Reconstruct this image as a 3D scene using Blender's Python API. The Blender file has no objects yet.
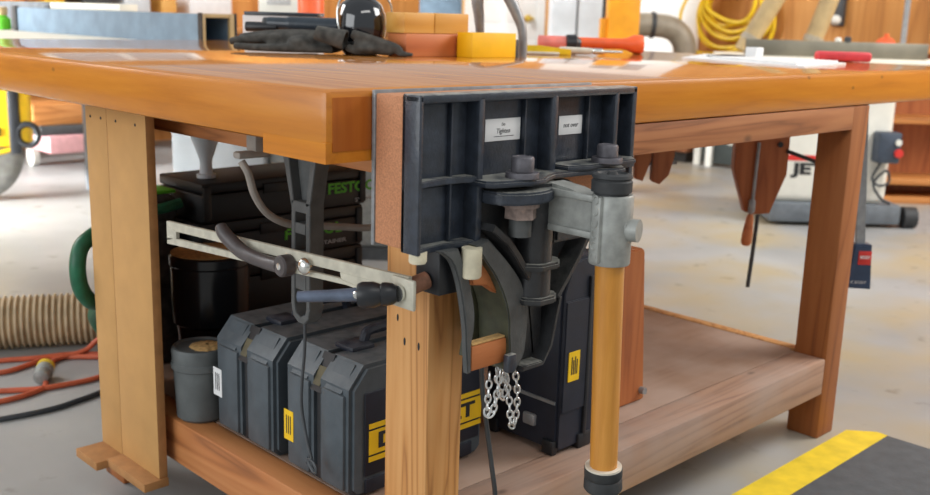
import bpy, bmesh, math, random
from mathutils import Vector, Matrix
random.seed(7)
S = bpy.context.scene
COL = S.collection
PI = math.pi

# ------------------------------------------------------------------ materials
def lin(c):
    return tuple(((v/255)/12.92 if v/255 <= .04045 else ((v/255+.055)/1.055)**2.4) for v in c)+(1,)

def base_mat(name, rough=.5, metal=0, coat=0):
    m = bpy.data.materials.new(name); m.use_nodes = True
    nt = m.node_tree; b = nt.nodes['Principled BSDF']
    b.inputs['Roughness'].default_value = rough
    b.inputs['Metallic'].default_value = metal
    if coat:
        b.inputs['Coat Weight'].default_value = coat
        b.inputs['Coat Roughness'].default_value = .06
    return m, nt, b

def add(nt, t, **k):
    n = nt.nodes.new(t)
    for a, v in k.items(): setattr(n, a, v)
    return n

def ramp(nt, stops):
    r = add(nt, 'ShaderNodeValToRGB')
    e = r.color_ramp.elements
    while len(e) < len(stops): e.new(.5)
    for el, (p, c) in zip(e, stops): el.position = p; el.color = lin(c)
    return r

def coords(nt, scale=(1, 1, 1)):
    tc = add(nt, 'ShaderNodeTexCoord'); mp = add(nt, 'ShaderNodeMapping')
    mp.inputs['Scale'].default_value = scale
    nt.links.new(tc.outputs['Object'], mp.inputs['Vector'])
    return mp.outputs['Vector']

def plain(name, c, rough=.5, metal=0, var=.12, scale=30, bump=.0, coat=0, bscale=None):
    """one colour with a little procedural wear"""
    m, nt, b = base_mat(name, rough, metal, coat)
    v = coords(nt)
    n = add(nt, 'ShaderNodeTexNoise'); n.inputs['Scale'].default_value = scale; n.inputs['Detail'].default_value = 5
    nt.links.new(v, n.inputs['Vector'])
    lo = tuple(max(0, x*(1-var)) for x in c); hi = tuple(min(255, x*(1+var)) for x in c)
    r = ramp(nt, [(.3, lo), (.7, hi)])
    nt.links.new(n.outputs['Fac'], r.inputs['Fac']); nt.links.new(r.outputs['Color'], b.inputs['Base Color'])
    if bump:
        n2 = add(nt, 'ShaderNodeTexNoise'); n2.inputs['Scale'].default_value = bscale or scale*4
        nt.links.new(v, n2.inputs['Vector'])
        bp = add(nt, 'ShaderNodeBump'); bp.inputs['Strength'].default_value = bump; bp.inputs['Distance'].default_value = .002
        nt.links.new(n2.outputs['Fac'], bp.inputs['Height']); nt.links.new(bp.outputs['Normal'], b.inputs['Normal'])
    return m

def wood(name, light, mid, dark, axis=0, rough=.5, fine=60, ring=9, coat=0, dust=None, knots=0, con=.5):
    """grain stretched along one axis: growth rings, fine fibres and a few knots"""
    m, nt, b = base_mat(name, rough, 0, coat)
    sc = [1, 1, 1]; sc[axis] = .07
    v = coords(nt, tuple(sc)); v0 = coords(nt)
    big = add(nt, 'ShaderNodeTexNoise'); big.inputs['Scale'].default_value = ring; big.inputs['Detail'].default_value = 3
    big.inputs['Distortion'].default_value = .8
    nt.links.new(v, big.inputs['Vector'])
    mul = add(nt, 'ShaderNodeMath', operation='MULTIPLY'); mul.inputs[1].default_value = 16
    nt.links.new(big.outputs['Fac'], mul.inputs[0])
    fr = add(nt, 'ShaderNodeMath', operation='PINGPONG'); fr.inputs[1].default_value = 1; nt.links.new(mul.outputs[0], fr.inputs[0])
    pw = add(nt, 'ShaderNodeMath', operation='POWER'); pw.inputs[1].default_value = 2.2; nt.links.new(fr.outputs[0], pw.inputs[0])
    fib = add(nt, 'ShaderNodeTexNoise'); fib.inputs['Scale'].default_value = fine; fib.inputs['Detail'].default_value = 6
    fib.inputs['Roughness'].default_value = .65
    nt.links.new(v, fib.inputs['Vector'])
    mx = add(nt, 'ShaderNodeMix'); mx.data_type = 'FLOAT'; mx.inputs[0].default_value = 1-con
    nt.links.new(fib.outputs['Fac'], mx.inputs[3]); nt.links.new(pw.outputs[0], mx.inputs[2])
    r = ramp(nt, [(.2, light), (.5, mid), (.85, dark)])
    nt.links.new(mx.outputs[0], r.inputs['Fac'])
    out = r.outputs['Color']
    if dust:
        dn = add(nt, 'ShaderNodeTexNoise'); dn.inputs['Scale'].default_value = 5; dn.inputs['Detail'].default_value = 8
        nt.links.new(v0, dn.inputs['Vector'])
        dr = add(nt, 'ShaderNodeMapRange'); dr.inputs[1].default_value = .38; dr.inputs[2].default_value = .62
        dr.inputs[3].default_value = .15; dr.inputs[4].default_value = .7
        nt.links.new(dn.outputs['Fac'], dr.inputs[0])
        mc = add(nt, 'ShaderNodeMix'); mc.data_type = 'RGBA'
        nt.links.new(dr.outputs[0], mc.inputs[0]); nt.links.new(out, mc.inputs[6]); mc.inputs[7].default_value = lin(dust)
        out = mc.outputs[2]
    if knots:
        s2 = [1, 1, 1]; s2[axis] = .55
        vk = coords(nt, tuple(s2))
        vo = add(nt, 'ShaderNodeTexVoronoi'); vo.inputs['Scale'].default_value = knots
        nt.links.new(vk, vo.inputs['Vector'])
        kr = add(nt, 'ShaderNodeMapRange'); kr.inputs[1].default_value = .03; kr.inputs[2].default_value = .085
        kr.inputs[3].default_value = .6; kr.inputs[4].default_value = 0
        nt.links.new(vo.outputs['Distance'], kr.inputs[0])
        mk = add(nt, 'ShaderNodeMix'); mk.data_type = 'RGBA'; mk.inputs[7].default_value = lin(tuple(c*.42 for c in dark))
        nt.links.new(kr.outputs[0], mk.inputs[0]); nt.links.new(out, mk.inputs[6]); out = mk.outputs[2]
    nt.links.new(out, b.inputs['Base Color'])
    bp = add(nt, 'ShaderNodeBump'); bp.inputs['Strength'].default_value = .02 if coat > .3 else .15; bp.inputs['Distance'].default_value = .001
    nt.links.new(fib.outputs['Fac'], bp.inputs['Height']); nt.links.new(bp.outputs['Normal'], b.inputs['Normal'])
    return m

def dusty(m, col, lo=.55, amount=.8):
    """sawdust settled on the upward faces of a material"""
    nt = m.node_tree; b = nt.nodes['Principled BSDF']
    src = b.inputs['Base Color'].links[0].from_socket
    g = add(nt, 'ShaderNodeNewGeometry'); sx = add(nt, 'ShaderNodeSeparateXYZ'); nt.links.new(g.outputs['Normal'], sx.inputs[0])
    mr = add(nt, 'ShaderNodeMapRange'); mr.inputs[1].default_value = lo; mr.inputs[2].default_value = .95
    nt.links.new(sx.outputs[2], mr.inputs[0])
    n = add(nt, 'ShaderNodeTexNoise'); n.inputs['Scale'].default_value = 45; n.inputs['Detail'].default_value = 5
    nt.links.new(coords(nt), n.inputs['Vector'])
    nr = add(nt, 'ShaderNodeMapRange'); nr.inputs[1].default_value = .3; nr.inputs[2].default_value = .6; nr.inputs[4].default_value = amount
    nt.links.new(n.outputs['Fac'], nr.inputs[0])
    mu = add(nt, 'ShaderNodeMath', operation='MULTIPLY'); nt.links.new(mr.outputs[0], mu.inputs[0]); nt.links.new(nr.outputs[0], mu.inputs[1])
    mc = add(nt, 'ShaderNodeMix'); mc.data_type = 'RGBA'; mc.inputs[7].default_value = lin(col)
    nt.links.new(mu.outputs[0], mc.inputs[0]); nt.links.new(src, mc.inputs[6]); nt.links.new(mc.outputs[2], b.inputs['Base Color'])

def concrete():
    m, nt, b = base_mat('concrete', .42)
    v = coords(nt)
    n1 = add(nt, 'ShaderNodeTexNoise'); n1.inputs['Scale'].default_value = 1.1; n1.inputs['Detail'].default_value = 8
    n2 = add(nt, 'ShaderNodeTexNoise'); n2.inputs['Scale'].default_value = 9; n2.inputs['Detail'].default_value = 8
    n3 = add(nt, 'ShaderNodeTexNoise'); n3.inputs['Scale'].default_value = 2.3; n3.inputs['Detail'].default_value = 7
    for n in (n1, n2, n3): nt.links.new(v, n.inputs['Vector'])
    r1 = ramp(nt, [(.3, (140, 141, 142)), (.7, (180, 180, 178))])
    nt.links.new(n1.outputs['Fac'], r1.inputs['Fac'])
    # sawdust and tan stains
    r2 = add(nt, 'ShaderNodeMapRange'); r2.inputs[1].default_value = .40; r2.inputs[2].default_value = .68
    r2.inputs[3].default_value = 0; r2.inputs[4].default_value = .75
    nt.links.new(n3.outputs['Fac'], r2.inputs[0])
    # the sawdust lies on the right-hand side of the bench
    sx = add(nt, 'ShaderNodeSeparateXYZ'); nt.links.new(v, sx.inputs[0])
    side = add(nt, 'ShaderNodeMapRange'); side.inputs[1].default_value = -.6; side.inputs[2].default_value = 1.0
    side.inputs[3].default_value = .05; side.inputs[4].default_value = 1
    df = add(nt, 'ShaderNodeMath', operation='SUBTRACT'); nt.links.new(sx.outputs[0], df.inputs[0]); nt.links.new(sx.outputs[1], df.inputs[1])
    nt.links.new(df.outputs[0], side.inputs[0])
    mu = add(nt, 'ShaderNodeMath', operation='MULTIPLY')
    nt.links.new(r2.outputs[0], mu.inputs[0]); nt.links.new(side.outputs[0], mu.inputs[1])
    mx = add(nt, 'ShaderNodeMix'); mx.data_type = 'RGBA'; mx.inputs[7].default_value = lin((176, 156, 112))
    nt.links.new(mu.outputs[0], mx.inputs[0]); nt.links.new(r1.outputs['Color'], mx.inputs[6])
    r3 = ramp(nt, [(.62, (255, 255, 255)), (.75, (196, 190, 180))])
    nt.links.new(n2.outputs['Fac'], r3.inputs['Fac'])
    ml = add(nt, 'ShaderNodeMix'); ml.data_type = 'RGBA'; ml.blend_type = 'MULTIPLY'; ml.inputs[0].default_value = 1
    nt.links.new(mx.outputs[2], ml.inputs[6]); nt.links.new(r3.outputs['Color'], ml.inputs[7])
    nt.links.new(ml.outputs[2], b.inputs['Base Color'])
    bp = add(nt, 'ShaderNodeBump'); bp.inputs['Strength'].default_value = .15; bp.inputs['Distance'].default_value = .004
    nt.links.new(n2.outputs['Fac'], bp.inputs['Height']); nt.links.new(bp.outputs['Normal'], b.inputs['Normal'])
    return m

M = {}
M['top_y'] = wood('varnished_top', (206, 140, 66), (186, 116, 46), (146, 84, 30), 1, .13, 45, 6, .6, con=.22)
M['edge_y'] = wood('varnished_edge_left', (206, 132, 36), (194, 118, 26), (168, 96, 18), 1, .34, 60, 7, .12, knots=15, con=.16)
M['edge_x'] = wood('varnished_edge_front', (208, 134, 34), (194, 118, 24), (162, 90, 14), 0, .34, 60, 8, .12, knots=16, con=.18)
M['endgrain'] = wood('end_grain', (174, 98, 30), (160, 84, 22), (138, 70, 18), 2, .35, 70, 6, .12, con=.2)
M['fir_z'] = wood('fir_leg', (214, 160, 100), (198, 140, 80), (142, 90, 46), 2, .6, 40, 10, con=.42)
M['fir_dark_z'] = wood('brown_leg', (164, 100, 50), (148, 84, 36), (104, 56, 24), 2, .6, 50, 7, knots=6, con=.35)
M['fir_x'] = wood('fir_apron_front', (176, 118, 74), (160, 100, 60), (116, 68, 38), 0, .6, 50, 11, knots=7, con=.4)
M['fir_y'] = wood('fir_rail_left', (192, 128, 76), (176, 110, 60), (122, 72, 36), 1, .6, 30, 7, knots=6, con=.5)
M['rail_x'] = wood('dusty_rail_front', (176, 138, 112), (160, 122, 98), (116, 86, 68), 0, .75, 46, 10, 0, (168, 148, 136), 8, .4)
M['shelf'] = wood('dusty_shelf', (158, 126, 104), (148, 116, 94), (124, 94, 76), 0, .85, 50, 4, 0, (182, 160, 146), con=.2)
M['mdf'] = plain('fibreboard', (192, 146, 88), .75, 0, .03, 14, .05)
M['mdf_edge'] = plain('fibreboard_edge', (166, 118, 70), .8, 0, .06, 40, .1)
M['ply'] = wood('plywood_wall', (206, 146, 76), (190, 126, 56), (158, 98, 40), 2, .6, 20, 3, con=.3)
M['pine'] = wood('pine_shelf', (196, 132, 72), (180, 114, 54), (142, 84, 38), 0, .6, 25, 5)
M['redwood'] = wood('red_brown_wood', (182, 110, 60), (164, 92, 46), (132, 68, 34), 2, .55, 40, 6, con=.3)
M['redblock'] = wood('red_brown_block', (206, 124, 72), (194, 108, 58), (170, 88, 46), 0, .5, 40, 3)
M['oakblock'] = wood('amber_board', (222, 168, 88), (210, 150, 62), (186, 124, 42), 0, .5, 40, 3)
M['handle'] = wood('ash_handle', (214, 152, 70), (200, 136, 52), (176, 112, 38), 2, .4, 80, 5, .2, con=.12)
M['jawwood'] = plain('jaw_liner', (186, 128, 92), .85, 0, .1, 420, .3, 0, 500)
M['padwood'] = wood('pad_wood', (196, 126, 76), (180, 108, 60), (156, 90, 48), 0, .6, 60, 5, con=.15)
M['iron'] = plain('painted_cast_iron', (46, 52, 62), .38, .0, .16, 60, .3, .2, 220)
M['iron2'] = plain('worn_cast_iron', (78, 80, 80), .5, .0, .1, 40, .25, 0, 200)
M['iron3'] = plain('dark_cast_body', (44, 45, 47), .42, .0, .16, 40, .3, .15, 200)
M['olive'] = plain('olive_cast_inner', (64, 66, 48), .55, 0, .15, 40, .2)
M['bright_iron'] = plain('bright_steel', (136, 138, 140), .45, .3, .12, 60)
M['bolt'] = plain('bolt_steel', (98, 96, 102), .5, .35, .14, 80, .1)
M['rustnut'] = plain('rusty_nut', (148, 130, 122), .6, .2, .16, 90, .2)
M['rust'] = plain('rusty_rod', (132, 92, 72), .6, .3, .2, 60, .15)
M['alu_cast'] = plain('grey_cast_hub', (150, 152, 148), .5, .25, .08, 60, .15)
M['alu'] = plain('aluminium_bar', (190, 186, 170), .5, .15, .07, 50)
M['chrome'] = plain('bright_bolt', (220, 220, 215), .22, .9, .04, 30)
M['black'] = plain('black_plastic', (30, 32, 36), .4, 0, .15, 40)
M['lever'] = plain('dark_lever', (78, 72, 72), .42, .1, .12, 50, .1)
M['bluegrey'] = plain('blue_grey_lever', (92, 102, 120), .35, .2, .12, 40)
M['rubber'] = plain('black_rubber', (46, 48, 50), .65, 0, .12, 60)
M['white_ring'] = plain('pale_ring', (214, 206, 190), .6, 0, .06, 40)
M['peg'] = plain('pale_peg', (214, 206, 180), .6, 0, .06, 60)
M['paper'] = plain('white_paper', (226, 226, 226), .7, 0, .02, 20)
M['ink'] = plain('dark_ink', (40, 40, 42), .8, 0, .05, 20)
M['yellow_label'] = plain('yellow_label', (238, 192, 20), .5, 0, .04, 30)
M['toolcase'] = plain('grey_tool_case', (72, 80, 86), .5, 0, .08, 30, .15, 0, 400)
M['toolcase_dark'] = plain('navy_and_shaded_case', (30, 34, 46), .5, 0, .1, 30, .1, 0, 400)  # tall case's own navy; on the grey cases' sides it is painted shade
M['systainer'] = plain('black_stacking_case', (15, 16, 18), .5, 0, .1, 40, .1, 0, 300)
M['green'] = plain('bright_green', (92, 190, 30), .5, 0, .04, 30)
M['dull_inset'] = plain('dull_inset', (96, 88, 64), .7, 0, .1, 40)
M['grey_text'] = plain('pale_grey_text', (190, 190, 190), .6, 0, .04, 30)
M['bucket'] = plain('grey_bucket', (86, 90, 90), .6, 0, .1, 20, .05)
M['bin'] = plain('black_bin', (22, 23, 26), .22, 0, .1, 20)
M['sawdust'] = plain('sawdust', (186, 150, 96), .95, 0, .14, 120, .5)
for _k in ('iron', 'iron3'): dusty(M[_k], (160, 160, 152))
dusty(M['toolcase'], (128, 130, 130), .5, .55)
dusty(M['toolcase_dark'], (100, 104, 112), .5, .5)
M['concrete'] = concrete()
M['tape'] = plain('yellow_mat_edge', (236, 204, 44), .6, 0, .06, 20, .1)
M['mat'] = plain('grey_mat', (84, 88, 92), .8, 0, .07, 30, .3)
M['hose'] = plain('tan_hose', (198, 178, 146), .55, 0, .1, 20)
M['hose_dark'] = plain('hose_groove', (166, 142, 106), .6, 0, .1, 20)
M['orange_cord'] = plain('orange_cord', (200, 96, 62), .5, 0, .06, 40)
M['dark_cord'] = plain('dark_cord', (58, 62, 66), .5, 0, .1, 40)
M['greenhose'] = plain('green_hose', (22, 92, 62), .45, 0, .1, 40)
M['greycable'] = plain('grey_cable', (150, 142, 134), .55, 0, .06, 40)
M['machine'] = plain('pale_machine', (226, 224, 214), .5, 0, .03, 10)
M['machine_grey'] = plain('machine_grey', (206, 212, 216), .5, 0, .03, 10)
M['base_grey'] = plain('base_grey', (104, 110, 116), .55, 0, .1, 20)
M['switchbox'] = plain('switch_box', (58, 68, 82), .5, 0, .1, 30)
M['red'] = plain('red_plastic', (206, 50, 44), .45, 0, .06, 30)
M['redpink'] = plain('red_bar', (214, 66, 74), .45, 0, .06, 30)
M['clampblue'] = plain('dark_blue_head', (46, 62, 88), .45, 0, .08, 30)
M['steel'] = plain('grey_steel', (148, 150, 152), .4, .4, .08, 40)
M['wall'] = plain('white_wall', (238, 238, 234), .7, 0, .02, 6)
M['door'] = plain('white_door', (236, 238, 236), .5, 0, .02, 6)
M['trim'] = wood('wood_trim', (232, 180, 100), (216, 158, 76), (186, 124, 52), 2, .5, 20, 3)
M['brass'] = plain('brass_knob', (206, 176, 80), .3, .8, .06, 40)
M['beam_blue'] = plain('steel_blue_panel', (112, 134, 152), .5, 0, .08, 14)
M['dark_grey'] = plain('dark_grey', (60, 62, 64), .5, 0, .1, 30)
M['cream'] = plain('cream_top', (240, 232, 214), .5, 0, .03, 14)
M['glove'] = plain('glove_cloth', (66, 64, 60), .9, 0, .3, 40, .5, 0, 300)
M['gloss'] = plain('gloss_black', (14, 17, 24), .06, 0, .1, 20, 0, 1)
M['tube'] = plain('dark_tube', (48, 56, 64), .3, 0, .12, 30)
M['yellow_block'] = plain('yellow_block', (250, 190, 8), .5, 0, .03, 20)
M['yellow'] = plain('yellow_plastic', (238, 200, 30), .4, 0, .06, 20)
M['pink'] = plain('pink_barrel', (236, 132, 120), .4, 0, .08, 20)
M['orange'] = plain('orange_plastic', (244, 104, 52), .4, 0, .05, 20)
M['amber'] = plain('amber_machine', (240, 160, 20), .5, 0, .05, 10)
M['duct'] = plain('beige_duct', (176, 152, 108), .55, 0, .08, 10)
M['duct_grey'] = plain('grey_duct', (158, 148, 130), .5, .1, .08, 10)
M['fence'] = plain('grey_fence', (122, 117, 102), .45, .2, .12, 6)
M['yellow_hose'] = plain('yellow_hose', (240, 200, 28), .4, 0, .05, 20)
M['tyre'] = plain('grey_tyre', (104, 103, 99), .8, 0, .1, 30, .3)
M['rim'] = plain('steel_rim', (206, 210, 212), .35, .5, .05, 20)
M['pinkdolly'] = plain('pink_board', (186, 138, 140), .7, 0, .06, 20)
M['galv'] = plain('galvanised_chain', (214, 216, 216), .3, .75, .05, 60)
M['brownpanel'] = plain('brown_panel', (170, 112, 78), .7, 0, .1, 10)
M['concealed'] = plain('dark_screen', (52, 58, 56), .4, 0, .1, 10)
M['glass'] = None
_m, _nt, _b = base_mat('window_glass', .02); _b.inputs['Transmission Weight'].default_value = 1; _b.inputs['IOR'].default_value = 1.05
_b.inputs['Base Color'].default_value = (1, 1, 1, 1)
M['glass'] = _m

# ------------------------------------------------------------------ builders
WORLD = {}
def thing(name, label, cat, loc, group=None, rz=0):
    o = bpy.data.objects.new(name, None); COL.objects.link(o)
    o.empty_display_size = .05; o.location = loc; o.rotation_euler = (0, 0, rz)
    o['label'] = label; o['category'] = cat
    if group: o['group'] = group
    WORLD[o.name] = Matrix.Translation(loc) @ Matrix.Rotation(rz, 4, 'Z')
    return o

def obj(name, bm, mat, parent=None, local=False, sharp=35, extra=()):
    """link ONE mesh object; coordinates are world unless local"""
    me = bpy.data.meshes.new(name)
    W = WORLD[parent.name] if parent is not None else Matrix.Identity(4)
    if not local and parent is not None: bm.transform(W.inverted())
    bm.normal_update(); bm.to_mesh(me); bm.free()
    me.materials.append(M[mat] if isinstance(mat, str) else mat)
    for e in extra: me.materials.append(M[e])
    me.shade_smooth(); me.set_sharp_from_angle(angle=math.radians(sharp))
    o = bpy.data.objects.new(name, me); COL.objects.link(o)
    if parent is not None: o.parent = parent
    WORLD[o.name] = W
    return o

def solo(name, bm, mat, label, cat, group=None, at=None, kind=None, sharp=35, extra=()):
    """a thing that is one mesh"""
    if at is not None: bm.transform(Matrix.Translation(-Vector(at)))
    o = obj(name, bm, mat, None, True, sharp, extra)
    if at is not None: o.location = at; WORLD[o.name] = Matrix.Translation(at)
    if kind: o['kind'] = kind
    else:
        o['label'] = label; o['category'] = cat
        if group: o['group'] = group
    return o

def struct(name, bm, mat):
    o = obj(name, bm, mat, None, True); o['kind'] = 'structure'; return o

def NB(): return bmesh.new()

def box(bm, x0, x1, y0, y1, z0, z1, bev=0, seg=2, mi=0, mat=None):
    r = bmesh.ops.create_cube(bm, size=1)
    vs = r['verts']
    T = Matrix.Translation(((x0+x1)/2, (y0+y1)/2, (z0+z1)/2)) @ Matrix.Diagonal((abs(x1-x0), abs(y1-y0), abs(z1-z0), 1))
    bmesh.ops.transform(bm, matrix=(mat @ T if mat else T), verts=vs)
    fs = set(f for v in vs for f in v.link_faces)
    if bev:
        es = list(set(e for v in vs for e in v.link_edges))
        b = bmesh.ops.bevel(bm, geom=es, offset=bev, segments=seg, affect='EDGES', profile=.5)
        fs = set(b['faces']) | set(f for f in fs if f.is_valid)
    if mi:
        for f in fs:
            if f.is_valid: f.material_index = mi
    return bm

def prism(bm, pts, axis, a, b, bev=0):
    """polygon of 2D points extruded along an axis ('x': pts are (y,z), 'y': (x,z), 'z': (x,y))"""
    def P(p, t):
        return {'x': (t, p[0], p[1]), 'y': (p[0], t, p[1]), 'z': (p[0], p[1], t)}[axis]
    A = [bm.verts.new(P(p, a)) for p in pts]; B = [bm.verts.new(P(p, b)) for p in pts]
    n = len(pts); fs = []
    fs.append(bm.faces.new(A)); fs.append(bm.faces.new(B[::-1]))
    for i in range(n):
        fs.append(bm.faces.new((A[i], B[i], B[(i+1) % n], A[(i+1) % n])))
    bmesh.ops.recalc_face_normals(bm, faces=fs)
    if bev:
        es = [e for f in fs[:2] for e in f.edges]
        bmesh.ops.bevel(bm, geom=list(set(es)), offset=bev, segments=2, affect='EDGES')
    return bm

def frame_of(d):
    d = d.normalized()
    u = Vector((0, 0, 1)) if abs(d.z) < .9 else Vector((1, 0, 0))
    a = d.cross(u).normalized(); return a, d.cross(a).normalized()

def cyl(bm, p0, p1, r0, r1=None, seg=28, cap=True):
    p0 = Vector(p0); p1 = Vector(p1); r1 = r0 if r1 is None else r1
    a, b = frame_of(p1-p0)
    R = [[bm.verts.new(p+(a*math.cos(2*PI*i/seg)+b*math.sin(2*PI*i/seg))*r) for i in range(seg)] for p, r in ((p0, r0), (p1, r1))]
    fs = [bm.faces.new((R[0][i], R[0][(i+1) % seg], R[1][(i+1) % seg], R[1][i])) for i in range(seg)]
    if cap: fs += [bm.faces.new(R[0][::-1]), bm.faces.new(R[1])]
    bmesh.ops.recalc_face_normals(bm, faces=fs)
    return bm

def lathe(bm, prof, origin=(0, 0, 0), axis=(0, 0, 1), seg=40):
    """profile of (radius, height)"""
    o = Vector(origin); d = Vector(axis).normalized(); a, b = frame_of(d)
    rings = []; fs = []
    for r, h in prof:
        rings.append([bm.verts.new(o+d*h+(a*math.cos(2*PI*i/seg)+b*math.sin(2*PI*i/seg))*max(r, 1e-5)) for i in range(seg)])
    for k in range(len(rings)-1):
        for i in range(seg):
            fs.append(bm.faces.new((rings[k][i], rings[k][(i+1) % seg], rings[k+1][(i+1) % seg], rings[k+1][i])))
    fs += [bm.faces.new(rings[0][::-1]), bm.faces.new(rings[-1])]
    bmesh.ops.recalc_face_normals(bm, faces=fs)
    return bm

def smooth_path(pts, n=8):
    P = [Vector(p) for p in pts]
    if len(P) < 3: return P
    out = []
    for i in range(len(P)-1):
        p0 = P[max(i-1, 0)]; p1 = P[i]; p2 = P[i+1]; p3 = P[min(i+2, len(P)-1)]
        for k in range(n):
            t = k/n
            out.append(.5*((2*p1)+(p2-p0)*t+(2*p0-5*p1+4*p2-p3)*t*t+(3*p1-p0-3*p2+p3)*t**3))
    out.append(P[-1]); return out

def tube(bm, pts, r, seg=12, n=8, squash=1.0, closed=False):
    """round tube along a smooth path; r may be a list per control point"""
    rs = r if isinstance(r, (list, tuple)) else [r]*len(pts)
    C = smooth_path(pts, n); m = len(C)
    def rad(i):
        if len(pts) < 3: return rs[0]+(rs[-1]-rs[0])*i/max(m-1, 1)
        t = i/n; k = min(int(t), len(rs)-2); return rs[k]+(rs[k+1]-rs[k])*(t-k)
    d = (C[1]-C[0]).normalized(); a, b = frame_of(d)
    rings = []; fs = []
    for i, p in enumerate(C):
        t = (C[min(i+1, m-1)]-C[max(i-1, 0)])
        if t.length > 1e-9:
            t.normalize(); a = (a-t*a.dot(t)).normalized(); b = t.cross(a)
        R = rad(i)
        ring = []
        for k in range(seg):
            v = (a*math.cos(2*PI*k/seg)+b*math.sin(2*PI*k/seg))*R
            v.z *= squash
            ring.append(bm.verts.new(p+v))
        rings.append(ring)
    for j in range(m-1):
        for k in range(seg):
            fs.append(bm.faces.new((rings[j][k], rings[j][(k+1) % seg], rings[j+1][(k+1) % seg], rings[j+1][k])))
    fs += [bm.faces.new(rings[0][::-1]), bm.faces.new(rings[-1])]
    bmesh.ops.recalc_face_normals(bm, faces=fs)
    return bm

def ball(bm, c, r, sx=1, sy=1, sz=1, seg=28):
    x = bmesh.ops.create_uvsphere(bm, u_segments=seg, v_segments=seg//2, radius=r)
    bmesh.ops.transform(bm, matrix=Matrix.Translation(c) @ Matrix.Diagonal((sx, sy, sz, 1)), verts=x['verts'])
    return bm

def text_bm(body, height, mat4, thick=.0006, bold=0, xs=1.0, shear=0):
    cu = bpy.data.curves.new('lettering', 'FONT'); cu.body = body; cu.size = 1; cu.extrude = .5; cu.offset = bold
    cu.align_x = 'CENTER'; cu.align_y = 'CENTER'; cu.resolution_u = 3; cu.shear = shear
    o = bpy.data.objects.new('lettering', cu); COL.objects.link(o)
    dg = bpy.context.evaluated_depsgraph_get()
    me = bpy.data.meshes.new_from_object(o.evaluated_get(dg))
    bm = NB(); bm.from_mesh(me)
    bpy.data.objects.remove(o); bpy.data.curves.remove(cu); bpy.data.meshes.remove(me)
    k = height/.72
    bm.transform(mat4 @ Matrix.Diagonal((k*xs, k, thick*2, 1)))
    return bm

def face_my(x, y, z):      # lettering on a face that looks along -Y
    return Matrix.Translation((x, y, z)) @ Matrix.Rotation(PI/2, 4, 'X')
def face_mx(x, y, z):      # lettering on a face that looks along -X
    return Matrix.Translation((x, y, z)) @ Matrix.Rotation(-PI/2, 4, 'Z') @ Matrix.Rotation(PI/2, 4, 'X')

# ------------------------------------------------------------------ setting
bm = NB(); box(bm, -6, 8.5, -6, 9, -.1, 0); struct('floor', bm, 'concrete')
# wall behind, left-hand part (looks along -Y): plywood low, white above, window
def wall_with_hole(axis, pos, thick, a0, a1, h0, h1, z1, wa, wb):
    bm = NB()
    def seg(p0, p1, z0, zt):
        if axis == 'y': box(bm, p0, p1, pos, pos+thick, z0, zt)
        else: box(bm, pos, pos+thick, p0, p1, z0, zt)
    seg(a0, wa, 0, z1); seg(wb, a1, 0, z1); seg(wa, wb, 0, h0); seg(wa, wb, h1, z1)
    return bm
struct('wall_back', wall_with_hole('y', 6.4, .15, -6, 6.4, 1.75, 2.7, 3.2, 2.0, 3.3), 'ply')
struct('wall_right', wall_with_hole('x', 6.2, .15, -6, 6.4, 1.75, 2.7, 3.2, 3.7, 4.4), 'ply')
def window(n, axis, pos, a, b, z0, z1):
    root = NB()
    def bar(p0, p1, q0, q1):
        if axis == 'y': box(root, p0, p1, pos-.02, pos+.1, q0, q1)
        else: box(root, pos-.02, pos+.1, p0, p1, q0, q1)
    bar(a, a+.06, z0, z1); bar(b-.06, b, z0, z1); bar(a, b, z0, z0+.06); bar(a, b, z1-.06, z1); bar((a+b)/2-.02, (a+b)/2+.02, z0, z1)
    o = struct('window_%d' % n, root, 'door')
    g = NB()
    if axis == 'y': box(g, a+.05, b-.05, pos+.05, pos+.056, z0+.05, z1-.05)
    else: box(g, pos+.05, pos+.056, a+.05, b-.05, z0+.05, z1-.05)
    obj('pane', g, 'glass', o)
window(1, 'y', 6.4, 2.0, 3.3, 1.75, 2.7)
window(2, 'x', 6.2, 3.7, 4.4, 1.75, 2.7)
# white painted stretch of the right wall around the door
bm = NB(); box(bm, 6.185, 6.2, 3.45, 3.7, 0, 3.2); box(bm, 6.185, 6.2, 4.4, 4.9, 0, 3.2); box(bm, 6.185, 6.2, 3.7, 4.4, 0, 1.75); box(bm, 6.185, 6.2, 3.7, 4.4, 2.7, 3.2); struct('trim_1', bm, 'wall')
bm = NB(); box(bm, 6.14, 6.185, 5.0, 6.05, .02, 2.1, .004)
for yy in (5.12, 5.56):
    for z0, z1 in ((.2, .85), (1.0, 1.9)): box(bm, 6.13, 6.145, yy, yy+.36, z0, z1, .01)
d1 = struct('door_1', bm, 'door')
bm = NB(); cyl(bm, (6.07, 5.15, 1.04), (6.14, 5.15, 1.04), .014); ball(bm, (6.06, 5.15, 1.04), .035); obj('door_knob', bm, 'brass', d1)
bm = NB(); box(bm, 6.12, 6.2, 4.84, 5.0, 0, 2.2); box(bm, 6.12, 6.2, 6.05, 6.15, 0, 2.2); box(bm, 6.12, 6.2, 4.84, 6.15, 2.1, 2.2); struct('trim_2', bm, 'trim')
bm = NB(); box(bm, 6.18, 6.2, -6, 3.45, 0, .12); struct('baseboard_right', bm, 'pine')

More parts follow.
